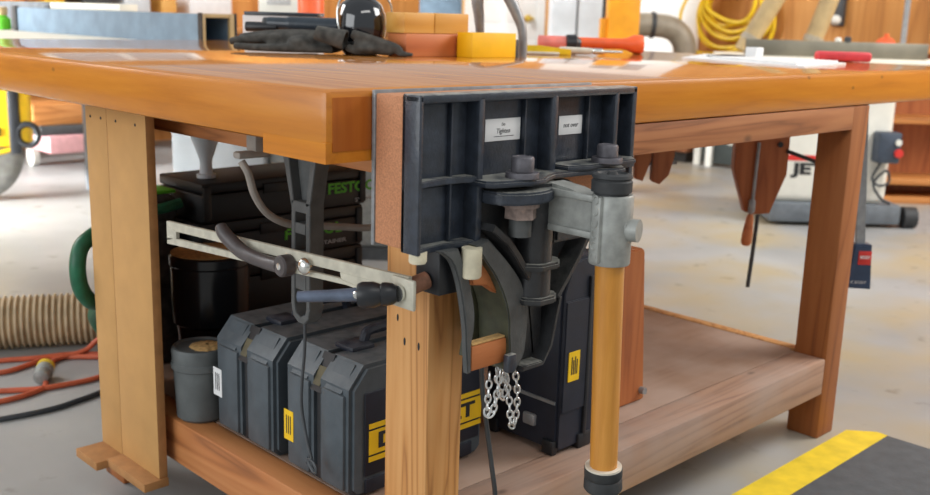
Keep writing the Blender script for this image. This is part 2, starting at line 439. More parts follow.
# ------------------------------------------------------------------ workbench
H = .9276; T = .08; ZS = .2155; ZR0 = .122
bench = thing('workbench', 'large wooden workbench with a glossy orange-brown top and low shelf', 'workbench', (0, 0, 0))
bm = NB()
prof = [(0, 0, H-T), (0, 0, H)]
box(bm, 0, 2.3, 0, 2.0, H-T, H, .011, 2)
for f in bm.faces:
    c = f.calc_center_median()
    if c.x < .012: f.material_index = 1
    elif c.y < .012: f.material_index = 2
top = obj('tabletop', bm, 'top_y', bench, extra=('edge_y', 'edge_x'))
bm = NB(); box(bm, .011, .08, -.001, .01, H-T-.002, H-.0105); obj('end_cap', bm, 'endgrain', bench)
# corner packing strip under the top
bm = NB(); prism(bm, [(.0005, .0005), (.19, .0005), (.19, .05), (.05, .148), (.0005, .148)], 'z', H-T-.018, H-T+.010); obj('packing_strip', bm, 'edge_y', bench)
# aprons
bm = NB(); box(bm, .20, 1.555, .0035, .042, .792, H-T, .002); obj('apron', bm, 'fir_x', bench)
bm = NB(); box(bm, .184, .218, .105, .899, .787, H-T, .002); obj('apron', bm, 'fir_y', bench)
bm = NB(); box(bm, 1.56, 1.6, .09, 1.9, .78, H-T, .002); obj('apron', bm, 'fir_y', bench)
# legs
def leg(x0, x1, y0, y1, mat):
    bm = NB(); box(bm, x0, x1, y0, y1, 0, H-T, .004); return obj('leg', bm, mat, bench)
leg(.195, .271, .0035, .104, 'fir_z')
leg(1.5545, 1.639, .0035, .0895, 'fir_dark_z')
leg(.121, .205, .90, .99, 'fir_dark_z')
leg(1.5545, 1.639, .90, .99, 'fir_dark_z')
# rails and shelf
bm = NB(); box(bm, .271, 1.554, .0035, .0885, ZR0, ZS, .004); obj('rail', bm, 'rail_x', bench)
bm = NB(); box(bm, .137, .193, .02, .90, ZR0, ZS, .004); obj('rail', bm, 'fir_y', bench)
bm = NB(); prism(bm, [(.194, .105), (1.567, .105), (1.567, 1.25), (.30, 1.25), (.236, 1.19), (.194, 1.10)], 'z', ZS-.022, ZS-.0005); box(bm, .272, 1.553, .089, .106, ZS-.022, ZS-.0005); obj('shelf', bm, 'shelf', bench)
bm = NB(); box(bm, 1.568, 1.60, .0905, .899, ZS-.09, ZS+.002, .002); box(bm, 1.568, 1.60, .991, 1.25, ZS-.09, ZS+.002, .002); obj('shelf_edge_strip', bm, 'fir_z', bench)
# nail holes and knots in the corner leg face
for y, z, s_ in ((.075, .565, 1), (.058, .53, 1.1), (.025, .53, 1.1)):
    bm = NB(); prism(bm, [(y+.0035*s_*math.cos(a)*.6, z+.006*s_*math.sin(a)) for a in [k*PI/5 for k in range(10)]], 'x', .1945, .197)
    obj('nail_hole', bm, 'ink', bench)

# fibreboard L-shaped guides leaning on the left side of the bench
def guide(y0, y1, x, proj, lz, label, split=0):
    t = thing('fibreboard_guide', label, 'board', (x, (y0+y1)/2, lz), 'fibreboard guides beside the bench')
    bm = NB(); box(bm, x, x+.0185, y0, y1, lz, H-T-.004, .001)
    for f in bm.faces:
        if abs(f.normal.x) < .5: f.material_index = 1
    obj('board', bm, 'mdf', t, extra=('mdf_edge',))
    bm = NB(); box(bm, x-proj, x+.0185, y0-.004, y1, lz-.018, lz, .001); obj('foot_strip', bm, 'mdf_edge', t)
    for k in (.25, .75):
        bm = NB(); cyl(bm, (x-.0006, y0+(y1-y0)*k, .808), (x+.002, y0+(y1-y0)*k, .808), .003, seg=12)
        obj('screw_hole', bm, 'ink', t)
guide(.694, .8555, .100, .035, .095, 'tan fibreboard strip with a foot, the wider one nearer the corner leg')
guide(.8575, .952, .1005, .060, .092, 'narrow tan fibreboard strip with a foot, at the left end by the green hose')

# ------------------------------------------------------------------ cast-iron vise
v = thing('bench_vise', 'black cast-iron bench vise bolted to the front edge of the workbench', 'vise', (.31, -.05, .50))
bm = NB(); box(bm, .076, .54, -.0085, -.002, .712, .9262, .001); obj('rear_jaw', bm, 'bright_iron', v)
bm = NB(); box(bm, .275, .40, -.03, -.002, .55, .80, .003); obj('rear_casting', bm, 'iron3', v)
bm = NB()
box(bm, .0775, .544, -.064, -.009, .716, .922, .002)
obj('jaw_liner', bm, 'jawwood', v)
bm = NB()
I = .0035
box(bm, .0765, .545, -.0725, -.0645, .795, .9255, .002)             # back web
box(bm, .0765, .197, -.0725, -.0645, .712, .80, .002)
box(bm, .0765, .545, -.099, -.07, .914, .9255, .003)                # top rim
box(bm, .0765, .0835, -.099, -.0645, .712, .9255, .002)             # left rim
box(bm, .1865, .197, -.099, -.07, .712, .92, .002)                  # thick ribs
box(bm, .338, .353, -.099, -.07, .80, .92, .004)
box(bm, .489, .4985, -.099, -.07, .80, .92, .002)
box(bm, .535, .545, -.099, -.0645, .765, .9255, .002)               # right rim
for x, z0 in ((.153, .715), (.301, .80), (.447, .80), (.518, .80)):
    box(bm, x-.002, x+.002, -.081, -.071, z0, .918, .001)
for z in (.807, .716):                                              # shelves of the left column, dished
    prism(bm, [(.08, -.097), (.105, -.090), (.135, -.086), (.165, -.090), (.19, -.098), (.19, -.07), (.08, -.07)], 'z', z-.005, z+.004, .0012)
prism(bm, [(.19, -.099), (.235, -.103), (.30, -.103), (.34, -.101), (.34, -.07), (.19, -.07)], 'z', .796, .806, .002)
prism(bm, [(.34, -.100), (.40, -.104), (.545, -.101), (.545, -.07), (.34, -.07)], 'z', .796, .806, .002)
prism(bm, [(.357, -.075), (.36, -.116), (.40, -.128), (.52, -.122), (.54, -.10), (.54, -.075)], 'z', .806, .8135, .002)
obj('front_jaw', bm, 'iron', v)
# two taped paper notes on the jaw web
for x0, x1, z0, z1, lines, ln in ((.224, .297, .8535, .8855, (('Do', .0045, .0075, 0), ('Tighten', .0072, -.002, 0)), 1), (.384, .439, .854, .883, (('not over', .0075, 0, 0),), 0)):
    bm = NB(); box(bm, x0, x1, -.0738, -.0724, z0, z1, .0006)
    pl = obj('paper_note', bm, 'paper', v)
    bm = NB()
    for s, hh, dz, dx in lines:
        t2 = text_bm(s, hh, face_my((x0+x1)/2+dx, -.0740, (z0+z1)/2+dz), .0002, 0, .95, .2)
        me = bpy.data.meshes.new('t'); t2.to_mesh(me); t2.free(); bm.from_mesh(me); bpy.data.meshes.remove(me)
    if ln: box(bm, x0+.018, x1-.014, -.0742, -.0738, z0+.0062, z0+.0070)
    obj('lettering', bm, 'ink', pl)
# lugs that carry the bolts
bm = NB()
def stadium(cx, cy, r, L):
    return [(cx+r*math.cos(a), cy-r*math.sin(a)) for a in [PI*k/10 for k in range(11)]]
prism(bm, [(.182, -.075), (.182, -.118), (.192, -.128), (.25, -.142), (.285, -.140), (.305, -.128), (.33, -.118), (.40, -.122), (.44, -.142), (.47, -.140), (.488, -.12), (.49, -.075)], 'z', .797, .8065, .003)
prism(bm, [(.195, -.08)]+[(.258+.058*math.cos(a), -.115+.04*math.sin(a)) for a in [PI+PI*k/12 for k in range(13)]]+[(.316, -.08)], 'z', .772, .790, .003)
obj('bolt_lug', bm, 'iron', v)
def bolt(cx, cy, z0, z1, nut=True):
    bm = NB(); lathe(bm, [(.0155, z0), (.0165, z0+.001), (.0165, z1-.004), (.0150, z1-.001), (.009, z1), (.008, z1-.004), (.0, z1-.004)], (cx, cy, 0))
    lathe(bm, [(.024, z0-.008), (.024, z0-.001), (.0235, z0)], (cx, cy, 0))
    b = obj('bolt', bm, 'bolt', v)
    if nut:
        bm = NB(); cyl(bm, (cx, cy, .748), (cx, cy, .771), .0235, seg=6); cyl(bm, (cx, cy, .765), (cx, cy, .772), .0265)
        obj('nut', bm, 'rustnut', b)
        bm = NB(); cyl(bm, (cx, cy, .722), (cx, cy, .75), .0165); obj('shank', bm, 'iron2', b)
bolt(.2545, -.12, .8145, .8375); bolt(.4475, -.12, .8215, .842, False)
# main body: shield plate with raised rim, ringed column, gussets
bm = NB()
prism(bm, [(.262, .516), (.316, .518), (.336, .545), (.349, .60), (.356, .64), (.40, .69), (.41, .75), (.36, .795), (.20, .795), (.195, .70), (.25, .66), (.29, .60)], 'y', -.09, -.06, .003)
def strip(pts, w, y0, y1, closed=False):
    """flat rim following a line of (x,z) points"""
    P = [Vector((p[0], p[1])) for p in pts]; L = []; R = []
    for i, p in enumerate(P):
        t = (P[min(i+1, len(P)-1)]-P[max(i-1, 0)]).normalized(); nrm = Vector((-t.y, t.x))*w/2
        L.append(tuple(p+nrm)); R.append(tuple(p-nrm))
    prism(bm, L+R[::-1], 'y', y0, y1, .0015)
strip([(.272, .516), (.318, .516), (.335, .540), (.346, .59), (.352, .615)], .008, -.122, -.085)
strip([(.345, .615), (.365, .638), (.395, .675), (.412, .70)], .010, -.122, -.085)
strip([(.198, .740), (.207, .734), (.232, .715), (.251, .694), (.268, .672), (.282, .655)], .011, -.122, -.085)
strip([(.30, .64), (.305, .60), (.312, .56), (.318, .525)], .006, -.10, -.088)
cyl(bm, (.303, -.105, .625), (.303, -.105, .795), .0275)
prism(bm, [(.262, -.085), (.264, -.120), (.285, -.141), (.322, -.141), (.346, -.120), (.350, -.085)], 'z', .667, .677, .003); prism(bm, [(.268, -.085), (.270, -.120), (.287, -.139), (.320, -.139), (.342, -.120), (.345, -.085)], 'z', .614, .625, .003)
box(bm, .275, .335, -.10, -.085, .52, .62, .003)
prism(bm, [(.335, .70), (.40, .70), (.40, .75), (.335, .77)], 'y', -.12, -.09, .004)
ball(bm, (.365, -.10, .765), .028)
obj('vise_body', bm, 'iron3', v)
# curved jaws for round work: front and rear crescents
def bez(pts, n=5): return [(p.x, p.y) for p in smooth_path([(a, b, 0) for a, b in pts], n)]
inn = bez([(.176, .716), (.197, .689), (.217, .665), (.238, .629), (.248, .598), (.250, .572), (.252, .544), (.243, .520)])
out = bez([(.200, .722), (.238, .687), (.266, .657), (.280, .633), (.290, .605), (.289, .567), (.284, .534), (.264, .508)])
bm = NB(); prism(bm, inn+out[::-1], 'y', -.112, -.046, .002); bm.normal_update()
for f in bm.faces:
    if f.normal.x < -.35 and abs(f.normal.y) < .3: f.material_index = 1
obj('curved_jaw', bm, 'iron2', v, extra=('olive',))
inn2 = bez([(.112, .715), (.135, .698), (.149, .67), (.159, .633), (.166, .595), (.168, .571), (.173, .527)])
out2 = bez([(.147, .715), (.164, .682), (.175, .651), (.183, .619), (.183, .591), (.179, .569), (.180, .527)])
bm = NB(); prism(bm, inn2+out2[::-1], 'y', -.106, -.094, .002); obj('curved_jaw', bm, 'iron2', v)
bm = NB(); prism(bm, [(.225, .70), (.27, .66), (.285, .60), (.28, .56), (.262, .52), (.225, .526), (.235, .58), (.235, .63)], 'y', -.046, -.032, .001); obj('inner_wall', bm, 'olive', v)
bm = NB(); box(bm, .1805, .260, -.1045, -.090, .5285, .5655, .002); obj('jaw_pad', bm, 'padwood', v)
bm = NB(); box(bm, .1825, .256, -.103, -.088, .5662, .5692, .0008); obj('pad_facing', bm, 'sawdust', v)
bm = NB(); prism(bm, [(.172, .702), (.205, .694), (.232, .66), (.247, .63), (.236, .634), (.212, .650), (.184, .655)], 'y', -.098, -.082, .002); obj('jaw_pad', bm, 'padwood', v)
bm = NB(); box(bm, .240, .259, -.122, -.110, .516, .544, .003); obj('pad_stop', bm, 'iron', v)
# pivot block and pegs
bm = NB(); box(bm, .131, .182, -.085, -.036, .645, .716, .002); obj('pivot_block', bm, 'black', v)
bm = NB(); lathe(bm, [(.011, .699), (.0125, .702), (.0125, .715)], (.0905, -.085, 0)); obj('peg', bm, 'peg', v)
bm = NB(); lathe(bm, [(.0125, .671), (.0145, .674), (.0145, .714)], (.170, -.1085, 0)); obj('peg', bm, 'peg', v)
# handle hub, horizontal arm, sliding wooden handle
hx, hy = .3225, -.23
bm = NB(); lathe(bm, [(.0285, .693), (.0295, .695), (.0295, .789), (.0275, .792)], (hx, hy, 0))
obj_hub_dir = Vector((-.72, -.69, 0))
p = Vector((hx, hy, 0))+obj_hub_dir*.0265
Rm = Matrix.Translation((p.x, p.y, 0)) @ Matrix.Rotation(math.atan2(obj_hub_dir.y, obj_hub_dir.x), 4, 'Z')
Rm2 = Matrix.Translation((hx, hy, 0)) @ Matrix.Rotation(math.radians(176), 4, 'Z')
box(bm, .015, .0345, -.0085, .0085, .697, .791, .003, mat=Rm2)
q = Vector((.30, -.95, 0)).normalized(); c0 = Vector((hx, hy, .748))
cyl(bm, c0+q*.010+Vector((0,0,-.004)), c0+q*.041+Vector((0,0,-.004)), .0160)
box(bm, -.026, .0, -.0305, -.016, .741, .756, .003, mat=Matrix.Translation((hx+.018, hy, 0)))
prism(bm, [(.742, .735), (.752, .790), (.78, .79)] and [(-.235, .725), (-.235, .784), (-.20, .784), (-.165, .792), (-.125, .796), (-.12, .79), (-.12, .735), (-.125, .730), (-.17, .728)], 'x', .301, .345, .005)
box(bm, .296, .302, -.215, -.135, .728, .738, .002); box(bm, .296, .302, -.215, -.135, .780, .790, .002)
hub = obj('handle_hub', bm, 'alu_cast', v)
# raised cast marks along the rib
bm = NB()
for k in range(6):
    z = .706+.016*k
    c = Rm2 @ Vector((.0348, 0, z)); t1 = (Rm2.to_3x3() @ Vector((0, 1, 0)))
    ring = [c+t1*(.0045*math.cos(a))+Vector((0, 0, .0055*math.sin(a))) for a in [2*PI*j/10*(.8 if k % 2 else .65)+k for j in range(10)]]
    tube(bm, ring, .0011, 6, 2)
obj('cast_mark', bm, 'alu_cast', hub)
bm = NB(); d = Vector((.3418-.3245, 0, .35-.70))
cyl(bm, (.3245-.0045, hy, .792), (.3245, hy, .70), .0208); cyl(bm, (.3245, hy, .70), (.3415, hy, .362), .0208, .0204, 40)
ax = Vector((.017, 0, -.338)).normalized()
hd = obj('handle', bm, 'handle', v)
bm = NB(); lathe(bm, [(.0225, -.012), (.0285, -.010), (.0285, .002), (.0265, .005), (.0285, .008), (.029, .022), (.026, .026), (0, .026)], (.3413, hy, .366), ax)
f = obj('rubber_foot', bm, 'rubber', hd)
bm = NB(); lathe(bm, [(.0212, -.0135), (.0275, -.0135), (.0275, -.0105), (.0212, -.0105)], (.3413, hy, .366), ax); obj('pale_ring', bm, 'white_ring', f)
bm = NB(); lathe(bm, [(.024, .791), (.024, .795), (.0285, .796), (.0285, .811), (.0265, .813), (.0265, .814), (.0285, .816), (.0275, .820), (.021, .822), (.019, .819), (.008, .819), (.006, .824), (0, .824)], (hx-.004, hy, 0)); obj('cap', bm, 'rubber', hd)

# chain hanging from the pad
bm = NB()
def link(c, up, side, L=.011, r=.0016):
    pts = [c+side*(.0042*math.cos(a))+up*(L*.62*math.sin(a)) for a in [2*PI*k/12 for k in range(13)]]
    tube(bm, pts, r, 6, 2)
def chain(pts):
    C = smooth_path(pts, 12); d = 0; k = 0
    for i in range(1, len(C)):
        d += (C[i]-C[i-1]).length
        if d > .0092:
            d = 0; t = (C[i]-C[i-1]).normalized()
            s = Vector((.8, -.6, 0)) if k % 2 else Vector((.5, .5, .7)); s = (s-t*s.dot(t)).normalized()
            link(C[i], t, s); k += 1
cy = -.085
chain([(.240, cy, .515), (.238, cy, .47), (.234, cy-.003, .445), (.239, cy-.01, .45), (.247, cy-.012, .49), (.250, cy-.012, .52)])
chain([(.252, cy, .52), (.262, cy, .475), (.270, cy, .462), (.277, cy, .48), (.272, cy, .515)])
chain([(.268, cy, .515), (.284, cy, .46), (.290, cy, .418), (.297, cy, .408), (.303, cy, .43), (.302, cy, .47), (.292, cy, .51)])
solo('chain', bm, 'galv', 'short silver steel chain dangling in loops under the vise', 'chain', at=(.265, cy, .515))

# ------------------------------------------------------------------ slotted bar with levers
b = thing('slotted_bar', 'pale grey slotted metal bar sticking out left from under the vise', 'clamp arm', (.10, .30, .64))
bm = NB()
X0, X1 = .0965, .1035
prism(bm, [(-.06, .6735), (.62, .6415), (.62, .6335), (.585, .627), (.095, .6495), (-.06, .655)], 'x', X0, X1, .0006)
prism(bm, [(-.06, .655), (.095, .6495), (.092, .6395), (-.03, .628), (.10, .6335)][:3]+[(-.035, .629), (-.06, .634)], 'x', X0, X1, .0006)
prism(bm, [(.095, .6395), (.585, .6135), (.62, .610), (.62, .5985), (.08, .6325), (-.035, .629)], 'x', X0, X1, .0006)
prism(bm, [(.585, .627), (.62, .6335), (.62, .605), (.585, .614)], 'x', X0, X1, .0004)
obj('bar', bm, 'alu', b)
bm = NB(); box(bm, .090, .0965, -.078, -.030, .628, .672, .003); obj('end_plate', bm, 'alu', b)
bm = NB(); cyl(bm, (.1035, -.055, .657), (.1306, -.06, .664), .0125); obj('pivot_rod', bm, 'rust', b)
bm = NB(); lathe(bm, [(.0, .0), (.005, .0006), (.010, .003), (.013, .007), (.0135, .010), (.006, .010), (.006, .018)], (.0785, .172, .6445), (1, 0, 0)); obj('round_bolt', bm, 'chrome', b)
bm = NB()
tube(bm, [(.074, .392, .673), (.074, .382, .663), (.076, .362, .651), (.079, .33, .638), (.082, .28, .633), (.085, .235, .633)], [.0095, .012, .0125, .0125, .0115, .012], 16, 8, 1.0)
lathe(bm, [(.015, 0), (.0175, .003), (.0175, .020), (.013, .022)], (.0745, .222, .636), (1, 0, 0))
lv = obj('cam_lever', bm, 'lever', b)
bm = NB(); lathe(bm, [(0, 0), (.0055, .001), (.006, .004)], (.0725, .222, .636), (1, 0, 0)); obj('pivot_screw', bm, 'chrome', lv)
bm = NB(); a0 = Vector((.082, -.050, .650)); a1 = Vector((.048, -.014, .646)); a2 = Vector((-.012, .048, .6405)); dd = (a1-a0).normalized()
lathe(bm, [(.011, -.002), (.015, .004), (.0165, .012), (.0165, .018), (.0145, .020), (.018, .030), (.0185, .046), (.016, .052)], tuple(a0), tuple(dd), 24)
hl = obj('clamp_lever', bm, 'black', b)
bm = NB(); tube(bm, [a1-Vector((0, 0, -.001)), (a1+a2)/2, a2], [.0125, .0105, .0095], 14, 8, .8); obj('lever_arm', bm, 'bluegrey', hl)
bm = NB(); lathe(bm, [(0, 0), (.005, .001), (.006, .003)], (.036, -.022, .649), (.7, .7, 0)); n1 = obj('lever_screw', bm, 'chrome', hl)
bm = NB(); lathe(bm, [(.012, 0), (.012, .004), (.009, .005)], (.090-.006, -.051, .650), (1, 0, 0)); obj('washer', bm, 'chrome', b)

# hanging forked bracket behind the bar
k = thing('hanging_bracket', 'dark grey forked metal bracket hanging under the corner of the bench top', 'bracket', (.16, .25, H-T))
bm = NB()
x0, x1 = .150, .178
def yz(pts, a=x0, c=x1): prism(bm, pts, 'x', a, c, .001)
zt = .828
yz([(.328, zt), (.308, zt), (.289, .722), (.296, .712)])
yz([(.236, zt), (.220, zt), (.243, .722), (.256, .716)])
yz([(.308, zt), (.236, zt), (.252, .722), (.289, .722)], .166, .176)
yz([(.296, .724), (.243, .724), (.2435, .706), (.296, .706)])
yz([(.296, .706), (.285, .706), (.288, .545), (.299, .545)]); yz([(.256, .706), (.2435, .706), (.2455, .545), (.256, .545)])
yz([(.285, .688), (.256, .688), (.256, .670), (.286, .670)]); yz([(.286, .640), (.256, .640), (.256, .575), (.286, .575)])
yz([(.299, .545), (.288, .545), (.284, .533), (.272, .528), (.260, .533), (.256, .545), (.2455, .545), (.250, .528), (.262, .517), (.28, .517), (.293, .526)])
obj('fork', bm, 'iron2', k)
bm = NB(); box(bm, .146, .182, .20, .34, .826, H-T-.0004, .002); obj('mounting_plate', bm, 'iron2', k)
bm = NB()
wx = .156
tube(bm, [(wx, .268, .532), (wx, .269, .47), (wx-.004, .274, .38), (.150, .258, .32), (.148, .240, .285), (.148, .238, .27)], .0028, 8)
for kk in range(3):
    tube(bm, [(.147, .238+.014*math.cos(a+kk), .272+.010*math.sin(a*1.3+kk)) for a in [i*PI/4 for i in range(9)]], .0024, 6, 4)
solo('cord', bm, 'dark_cord', 'thin dark cord with a knot hanging from the forked bracket', 'cord', at=(wx, .268, .532))
# second dark cord hanging by the corner leg
bm = NB(); tube(bm, [(.292, -.015, .535), (.30, -.012, .45), (.318, -.01, .367), (.330, -.012, .30), (.342, -.012, .235), (.348, -.012, .12), (.352, -.03, .0035), (.36, -.10, .0035), (.33, -.17, .0035)], .0042, 10)
solo('power_cable', bm, 'dark_cord', 'dark cable dropping beside the corner leg below the vise', 'cable', at=(.292, -.015, .535))
# grey cable looping behind the bracket
bm = NB(); tube(bm, [(.128, .41, .775), (.135, .40, .755), (.147, .40, .717), (.173, .40, .681), (.219, .40, .657), (.289, .40, .645), (.342, .40, .637), (.407, .40, .628), (.50, .42, .63), (.60, .46, .70), (.64, .5, .835)], .0068, 10)
solo('grey_cable', bm, 'greycable', 'pale grey cable looping under the bench behind the forked bracket', 'cable', at=(.128, .41, .775))
bm = NB(); box(bm, .150, .182, .40, .43, .79, H-T-.001, .003); box(bm, .118, .182, .40, .422, .780, .792, .004)
solo('cable_clip', bm, 'greycable', 'small greyish clip holding the grey cable under the bench top', 'clip', at=(.18, .41, .8))

# ------------------------------------------------------------------ cases on the shelf
def toolcase(x0, y0, L, Wd, h, label, name='tool_case', logo=None, side_label='yellow', lab=None):
    t = thing(name, label, 'tool case', (x0, y0, ZS), 'moulded tool cases on the shelf')
    z = ZS+.003
    ym = y0+Wd*.50
    def shell(ya, yb, c):
        bm = NB()
        prism(bm, [(x0, z+.012), (x0+.012, z), (x0+L-.012, z), (x0+L, z+.012), (x0+L, z+h-.06), (x0+L-.035, z+h-.012), (x0+.032, z+h-.012), (x0, z+h-.05)], 'y', ya, yb, .007)
        # raised corner posts and end panel
        box(bm, x0-.006, x0+.02, ya+.015, yb-.015, z+.012, z+h-.062, .004)
        prism(bm, [(x0-.004, z+h-.060), (x0+.012, z+h-.062), (x0+.036, z+h-.022), (x0+.026, z+h-.015)], 'y', ya+.02, yb-.02, .003)
        return obj('shell', bm, 'toolcase', t)
    near = shell(y0, ym-.003, 0); far = shell(ym+.003, y0+Wd, 1)
    bm = NB(); box(bm, x0+.004, x0+L-.004, ym-.006, ym+.006, z+.008, z+h-.06); obj('seam', bm, 'black', t)
    # long-side panel of the near shell, its shade painted in as navy
    bm = NB(); box(bm, x0+.028, x0+L-.012, y0-.003, y0+.004, z+.035, z+h-.06, .002)
    box(bm, x0+.03, x0+.075, y0-.004, y0+.004, z+.004, z+.03, .002); box(bm, x0+L-.075, x0+L-.03, y0-.004, y0+.004, z+.004, z+.03, .002)
    pn = obj('side_panel', bm, 'toolcase_dark', t)
    # latches + handle on top
    bm = NB()
    tube(bm, [(x0+L*.32, ym, z+h-.03), (x0+L*.33, ym, z+h-.001), (x0+L*.38, ym, z+h+.012), (x0+L*.62, ym, z+h+.012), (x0+L*.67, ym, z+h-.001), (x0+L*.68, ym, z+h-.03)], .0095, 10)
    obj('handle', bm, 'toolcase_dark', t)
    for xx in (.18, .76):
        bm = NB(); box(bm, x0+L*xx, x0+L*xx+.05, ym-.026, ym+.026, z+h-.016, z+h-.004, .004); obj('latch', bm, 'toolcase_dark', t)
    bm = NB(); prism(bm, [(x0-.004, z+h-.075), (x0+.004, z+h-.075), (x0+.036, z+h-.018), (x0+.028, z+h-.012)], 'y', ym-.018, ym+.018, .002); obj('end_latch', bm, 'black', t)
    bm = NB(); prism(bm, [(x0-.0025, z+h-.064), (x0+.002, z+h-.064), (x0+.018, z+h-.036), (x0+.0135, z+h-.034)], 'y', ym-.010, ym+.010); obj('pale_inset', bm, 'dull_inset', t)
    if lab:
        bm = NB(); box(bm, x0-.0068, x0-.0055, lab[0], lab[1], lab[2], lab[3]); lb = obj('sticker', bm, 'yellow_label' if side_label == 'yellow' else 'paper', t)
        bm = NB(); yc = (lab[0]+lab[1])/2
        for i in range(3): box(bm, x0-.0073, x0-.0066, yc-.006+.006*i-.001, yc-.006+.006*i+.0012, lab[2]+.012, lab[3]-.010)
        obj('print', bm, 'ink', lb)
    if logo:
        lx0, lx1, lz0, lz1 = logo; yy = y0-.0042
        bm = NB(); box(bm, lx0, lx1, yy, y0, lz0+.013, lz1-.013); box(bm, lx0, lx1, yy, y0, lz1-.009, lz1); box(bm, lx0, lx1, yy, y0, lz0, lz0+.009)
        lg = obj('logo_plate', bm, 'yellow_label', t)
        bm = text_bm('D\u1d07WALT' if False else 'DEWALT', (lz1-lz0)*.40, face_my((lx0+lx1)/2, yy-.0004, (lz0+lz1)/2), .0004, .035, 1.0)
        xs = [q.co.x for q in bm.verts]; wv = max(xs)-min(xs); sc = (lx1-lx0)*.86/wv; cx = (lx0+lx1)/2
        for q in bm.verts: q.co.x = cx+(q.co.x-cx)*sc
        obj('lettering', bm, 'ink', lg)
    return t
toolcase(.183, .176, .315, .190, .246, 'grey tool case with a yellow logo on its side, nearest the corner leg', logo=(.219, .489, .279, .348), lab=(.334, .362, .274, .331))
toolcase(.182, .398, .36, .204, .238, 'grey tool case with a small white end sticker, behind the logo case', side_label='white', lab=(.572, .602, .288, .345))
# the tall dark case on the right of the vise
t = thing('tall_case', 'tall navy-black equipment case with yellow sticker behind the wooden vise handle', 'tool case', (.62, .16, ZS))
bm = NB(); prism(bm, [(.590, ZS+.012), (.60, ZS+.006), (.70, ZS+.006), (.70, .60), (.645, .60), (.612, .592), (.590, .535)], 'y', .068, .26, .006); obj('body', bm, 'toolcase_dark', t)
bm = NB(); prism(bm, [(.596, .30), (.70, .30), (.70, .52), (.655, .52), (.596, .52)], 'y', .064, .07, .002); obj('front_panel', bm, 'toolcase_dark', t)
bm = NB(); box(bm, .662, .672, .062, .072, ZS+.02, .56, .002); obj('corner_strip', bm, 'black', t)
bm = NB(); box(bm, .608, .640, .0625, .0645, .362, .420); lb = obj('sticker', bm, 'yellow_label', t)
bm = NB()
for i in range(4): box(bm, .616+.005*i, .6185+.005*i, .062, .063, .375, .410-.006*(i % 2))
obj('print', bm, 'ink', lb)
bm = NB(); box(bm, .5865, .592, .075, .25, .318, .324); obj('side_seam', bm, 'steel', t)
for q in ((.583, .60, .072, .10), (.583, .60, .22, .25), (.65, .69, .062, .09)):
    bm = NB(); box(bm, *q, ZS+.0006, ZS+.03, .003); obj('foot', bm, 'black', t)
bm = NB(); box(bm, .582, .592, .12, .15, .262, .285, .003); obj('catch', bm, 'steel', t)
# upright red-brown board
t = thing('upright_board', 'red-brown wooden block standing upright on the shelf behind the vise handle', 'board', (.88, .17, ZS))
bm = NB(); prism(bm, [(.80, ZS), (.972, ZS), (.940, .556), (.932, .562), (.77, .570)], 'y', .14, .20, .004); obj('board', bm, 'redwood', t)
bm = NB(); cyl(bm, (.957, .14, .24), (.957, .128, .24), .008); obj('bolt', bm, 'steel', t)

# buckets
t = thing('grey_bucket', 'grey round bucket with sawdust on its lid, at the left end of the shelf', 'bucket', (.186, .68, ZS))
c = (.190, .675, .0006)
bm = NB(); lathe(bm, [(.0, ZS), (.044, ZS), (.050, ZS+.006), (.0545, ZS+.115), (.0545, ZS+.12)], c); obj('body', bm, 'bucket', t)
bm = NB(); lathe(bm, [(.057, ZS+.108), (.059, ZS+.110), (.059, ZS+.120), (.0565, ZS+.123), (.0575, ZS+.145), (.055, ZS+.151), (.050, ZS+.1515), (.047, ZS+.148), (0, ZS+.148)], c); obj('lid', bm, 'bucket', t)
bm = NB(); lathe(bm, [(.034, .0), (.030, .003), (.02, .005), (0, .006)], (.200, .668, ZS+.148)); 
for q in bm.verts: q.co.x += random.uniform(-.003, .003); q.co.y += random.uniform(-.003, .003)
obj('sawdust', bm, 'sawdust', t)
t = thing('black_bin', 'glossy black round bin with a tan top, behind the grey bucket', 'bin', (.30, .83, ZS))
c = (.301, .82, 0); zb = ZS
bm = NB(); lathe(bm, [(.0, zb), (.07, zb), (.072, .34), (.075, .362), (.081, .368), (.083, .40), (.084, .492), (.087, .496), (.087, .514), (.083, .518), (.0, .514)], c); obj('body', bm, 'bin', t)
bm = NB(); lathe(bm, [(.0825, .5145), (.082, .5185), (.05, .5215), (0, .5225)], c); obj('top', bm, 'sawdust', t)

# stacked black cases with green lettering
def systainer(x0, y0, z0, label, Hh=.105, L=.47, Wd=.20, txt=True, n=0):
    t = thing('stacking_case', label, 'case', (x0+L/2, y0+Wd/2, z0), 'black stacking cases')
    bm = NB(); box(bm, x0, x0+L, y0, y0+Wd, z0, z0+Hh*.72-.001, .006); obj('body', bm, 'systainer', t)
    bm = NB(); box(bm, x0, x0+L, y0, y0+Wd, z0+Hh*.72+.001, z0+Hh-.001, .005); obj('lid', bm, 'systainer', t)
    for xx in (x0+.012, x0+L-.012):
        bm = NB(); box(bm, xx-.01, xx+.01, y0-.004, y0+.01, z0+.006, z0+Hh-.008, .003); obj('corner_post', bm, 'systainer', t)
    bm = NB(); box(bm, x0+.16, x0+.236, y0-.004, y0+.003, z0+Hh*.60, z0+Hh*.86, .003); obj('latch', bm, 'systainer', t)
    if txt:
        yy = y0-.0006
        bm = text_bm('FESTOOL', .026, face_my(x0+L-.135+txt, yy, z0+Hh*.50), .0008, .03, 1.15); obj('lettering', bm, 'green', t)
        bm = text_bm('SYSTAINER', .010, face_my(x0+L-.085+txt, yy, z0+Hh*.50-.034), .0008, .01, 1.5); obj('small_lettering', bm, 'grey_text', t)
    return t
sx, sy = .353, .935
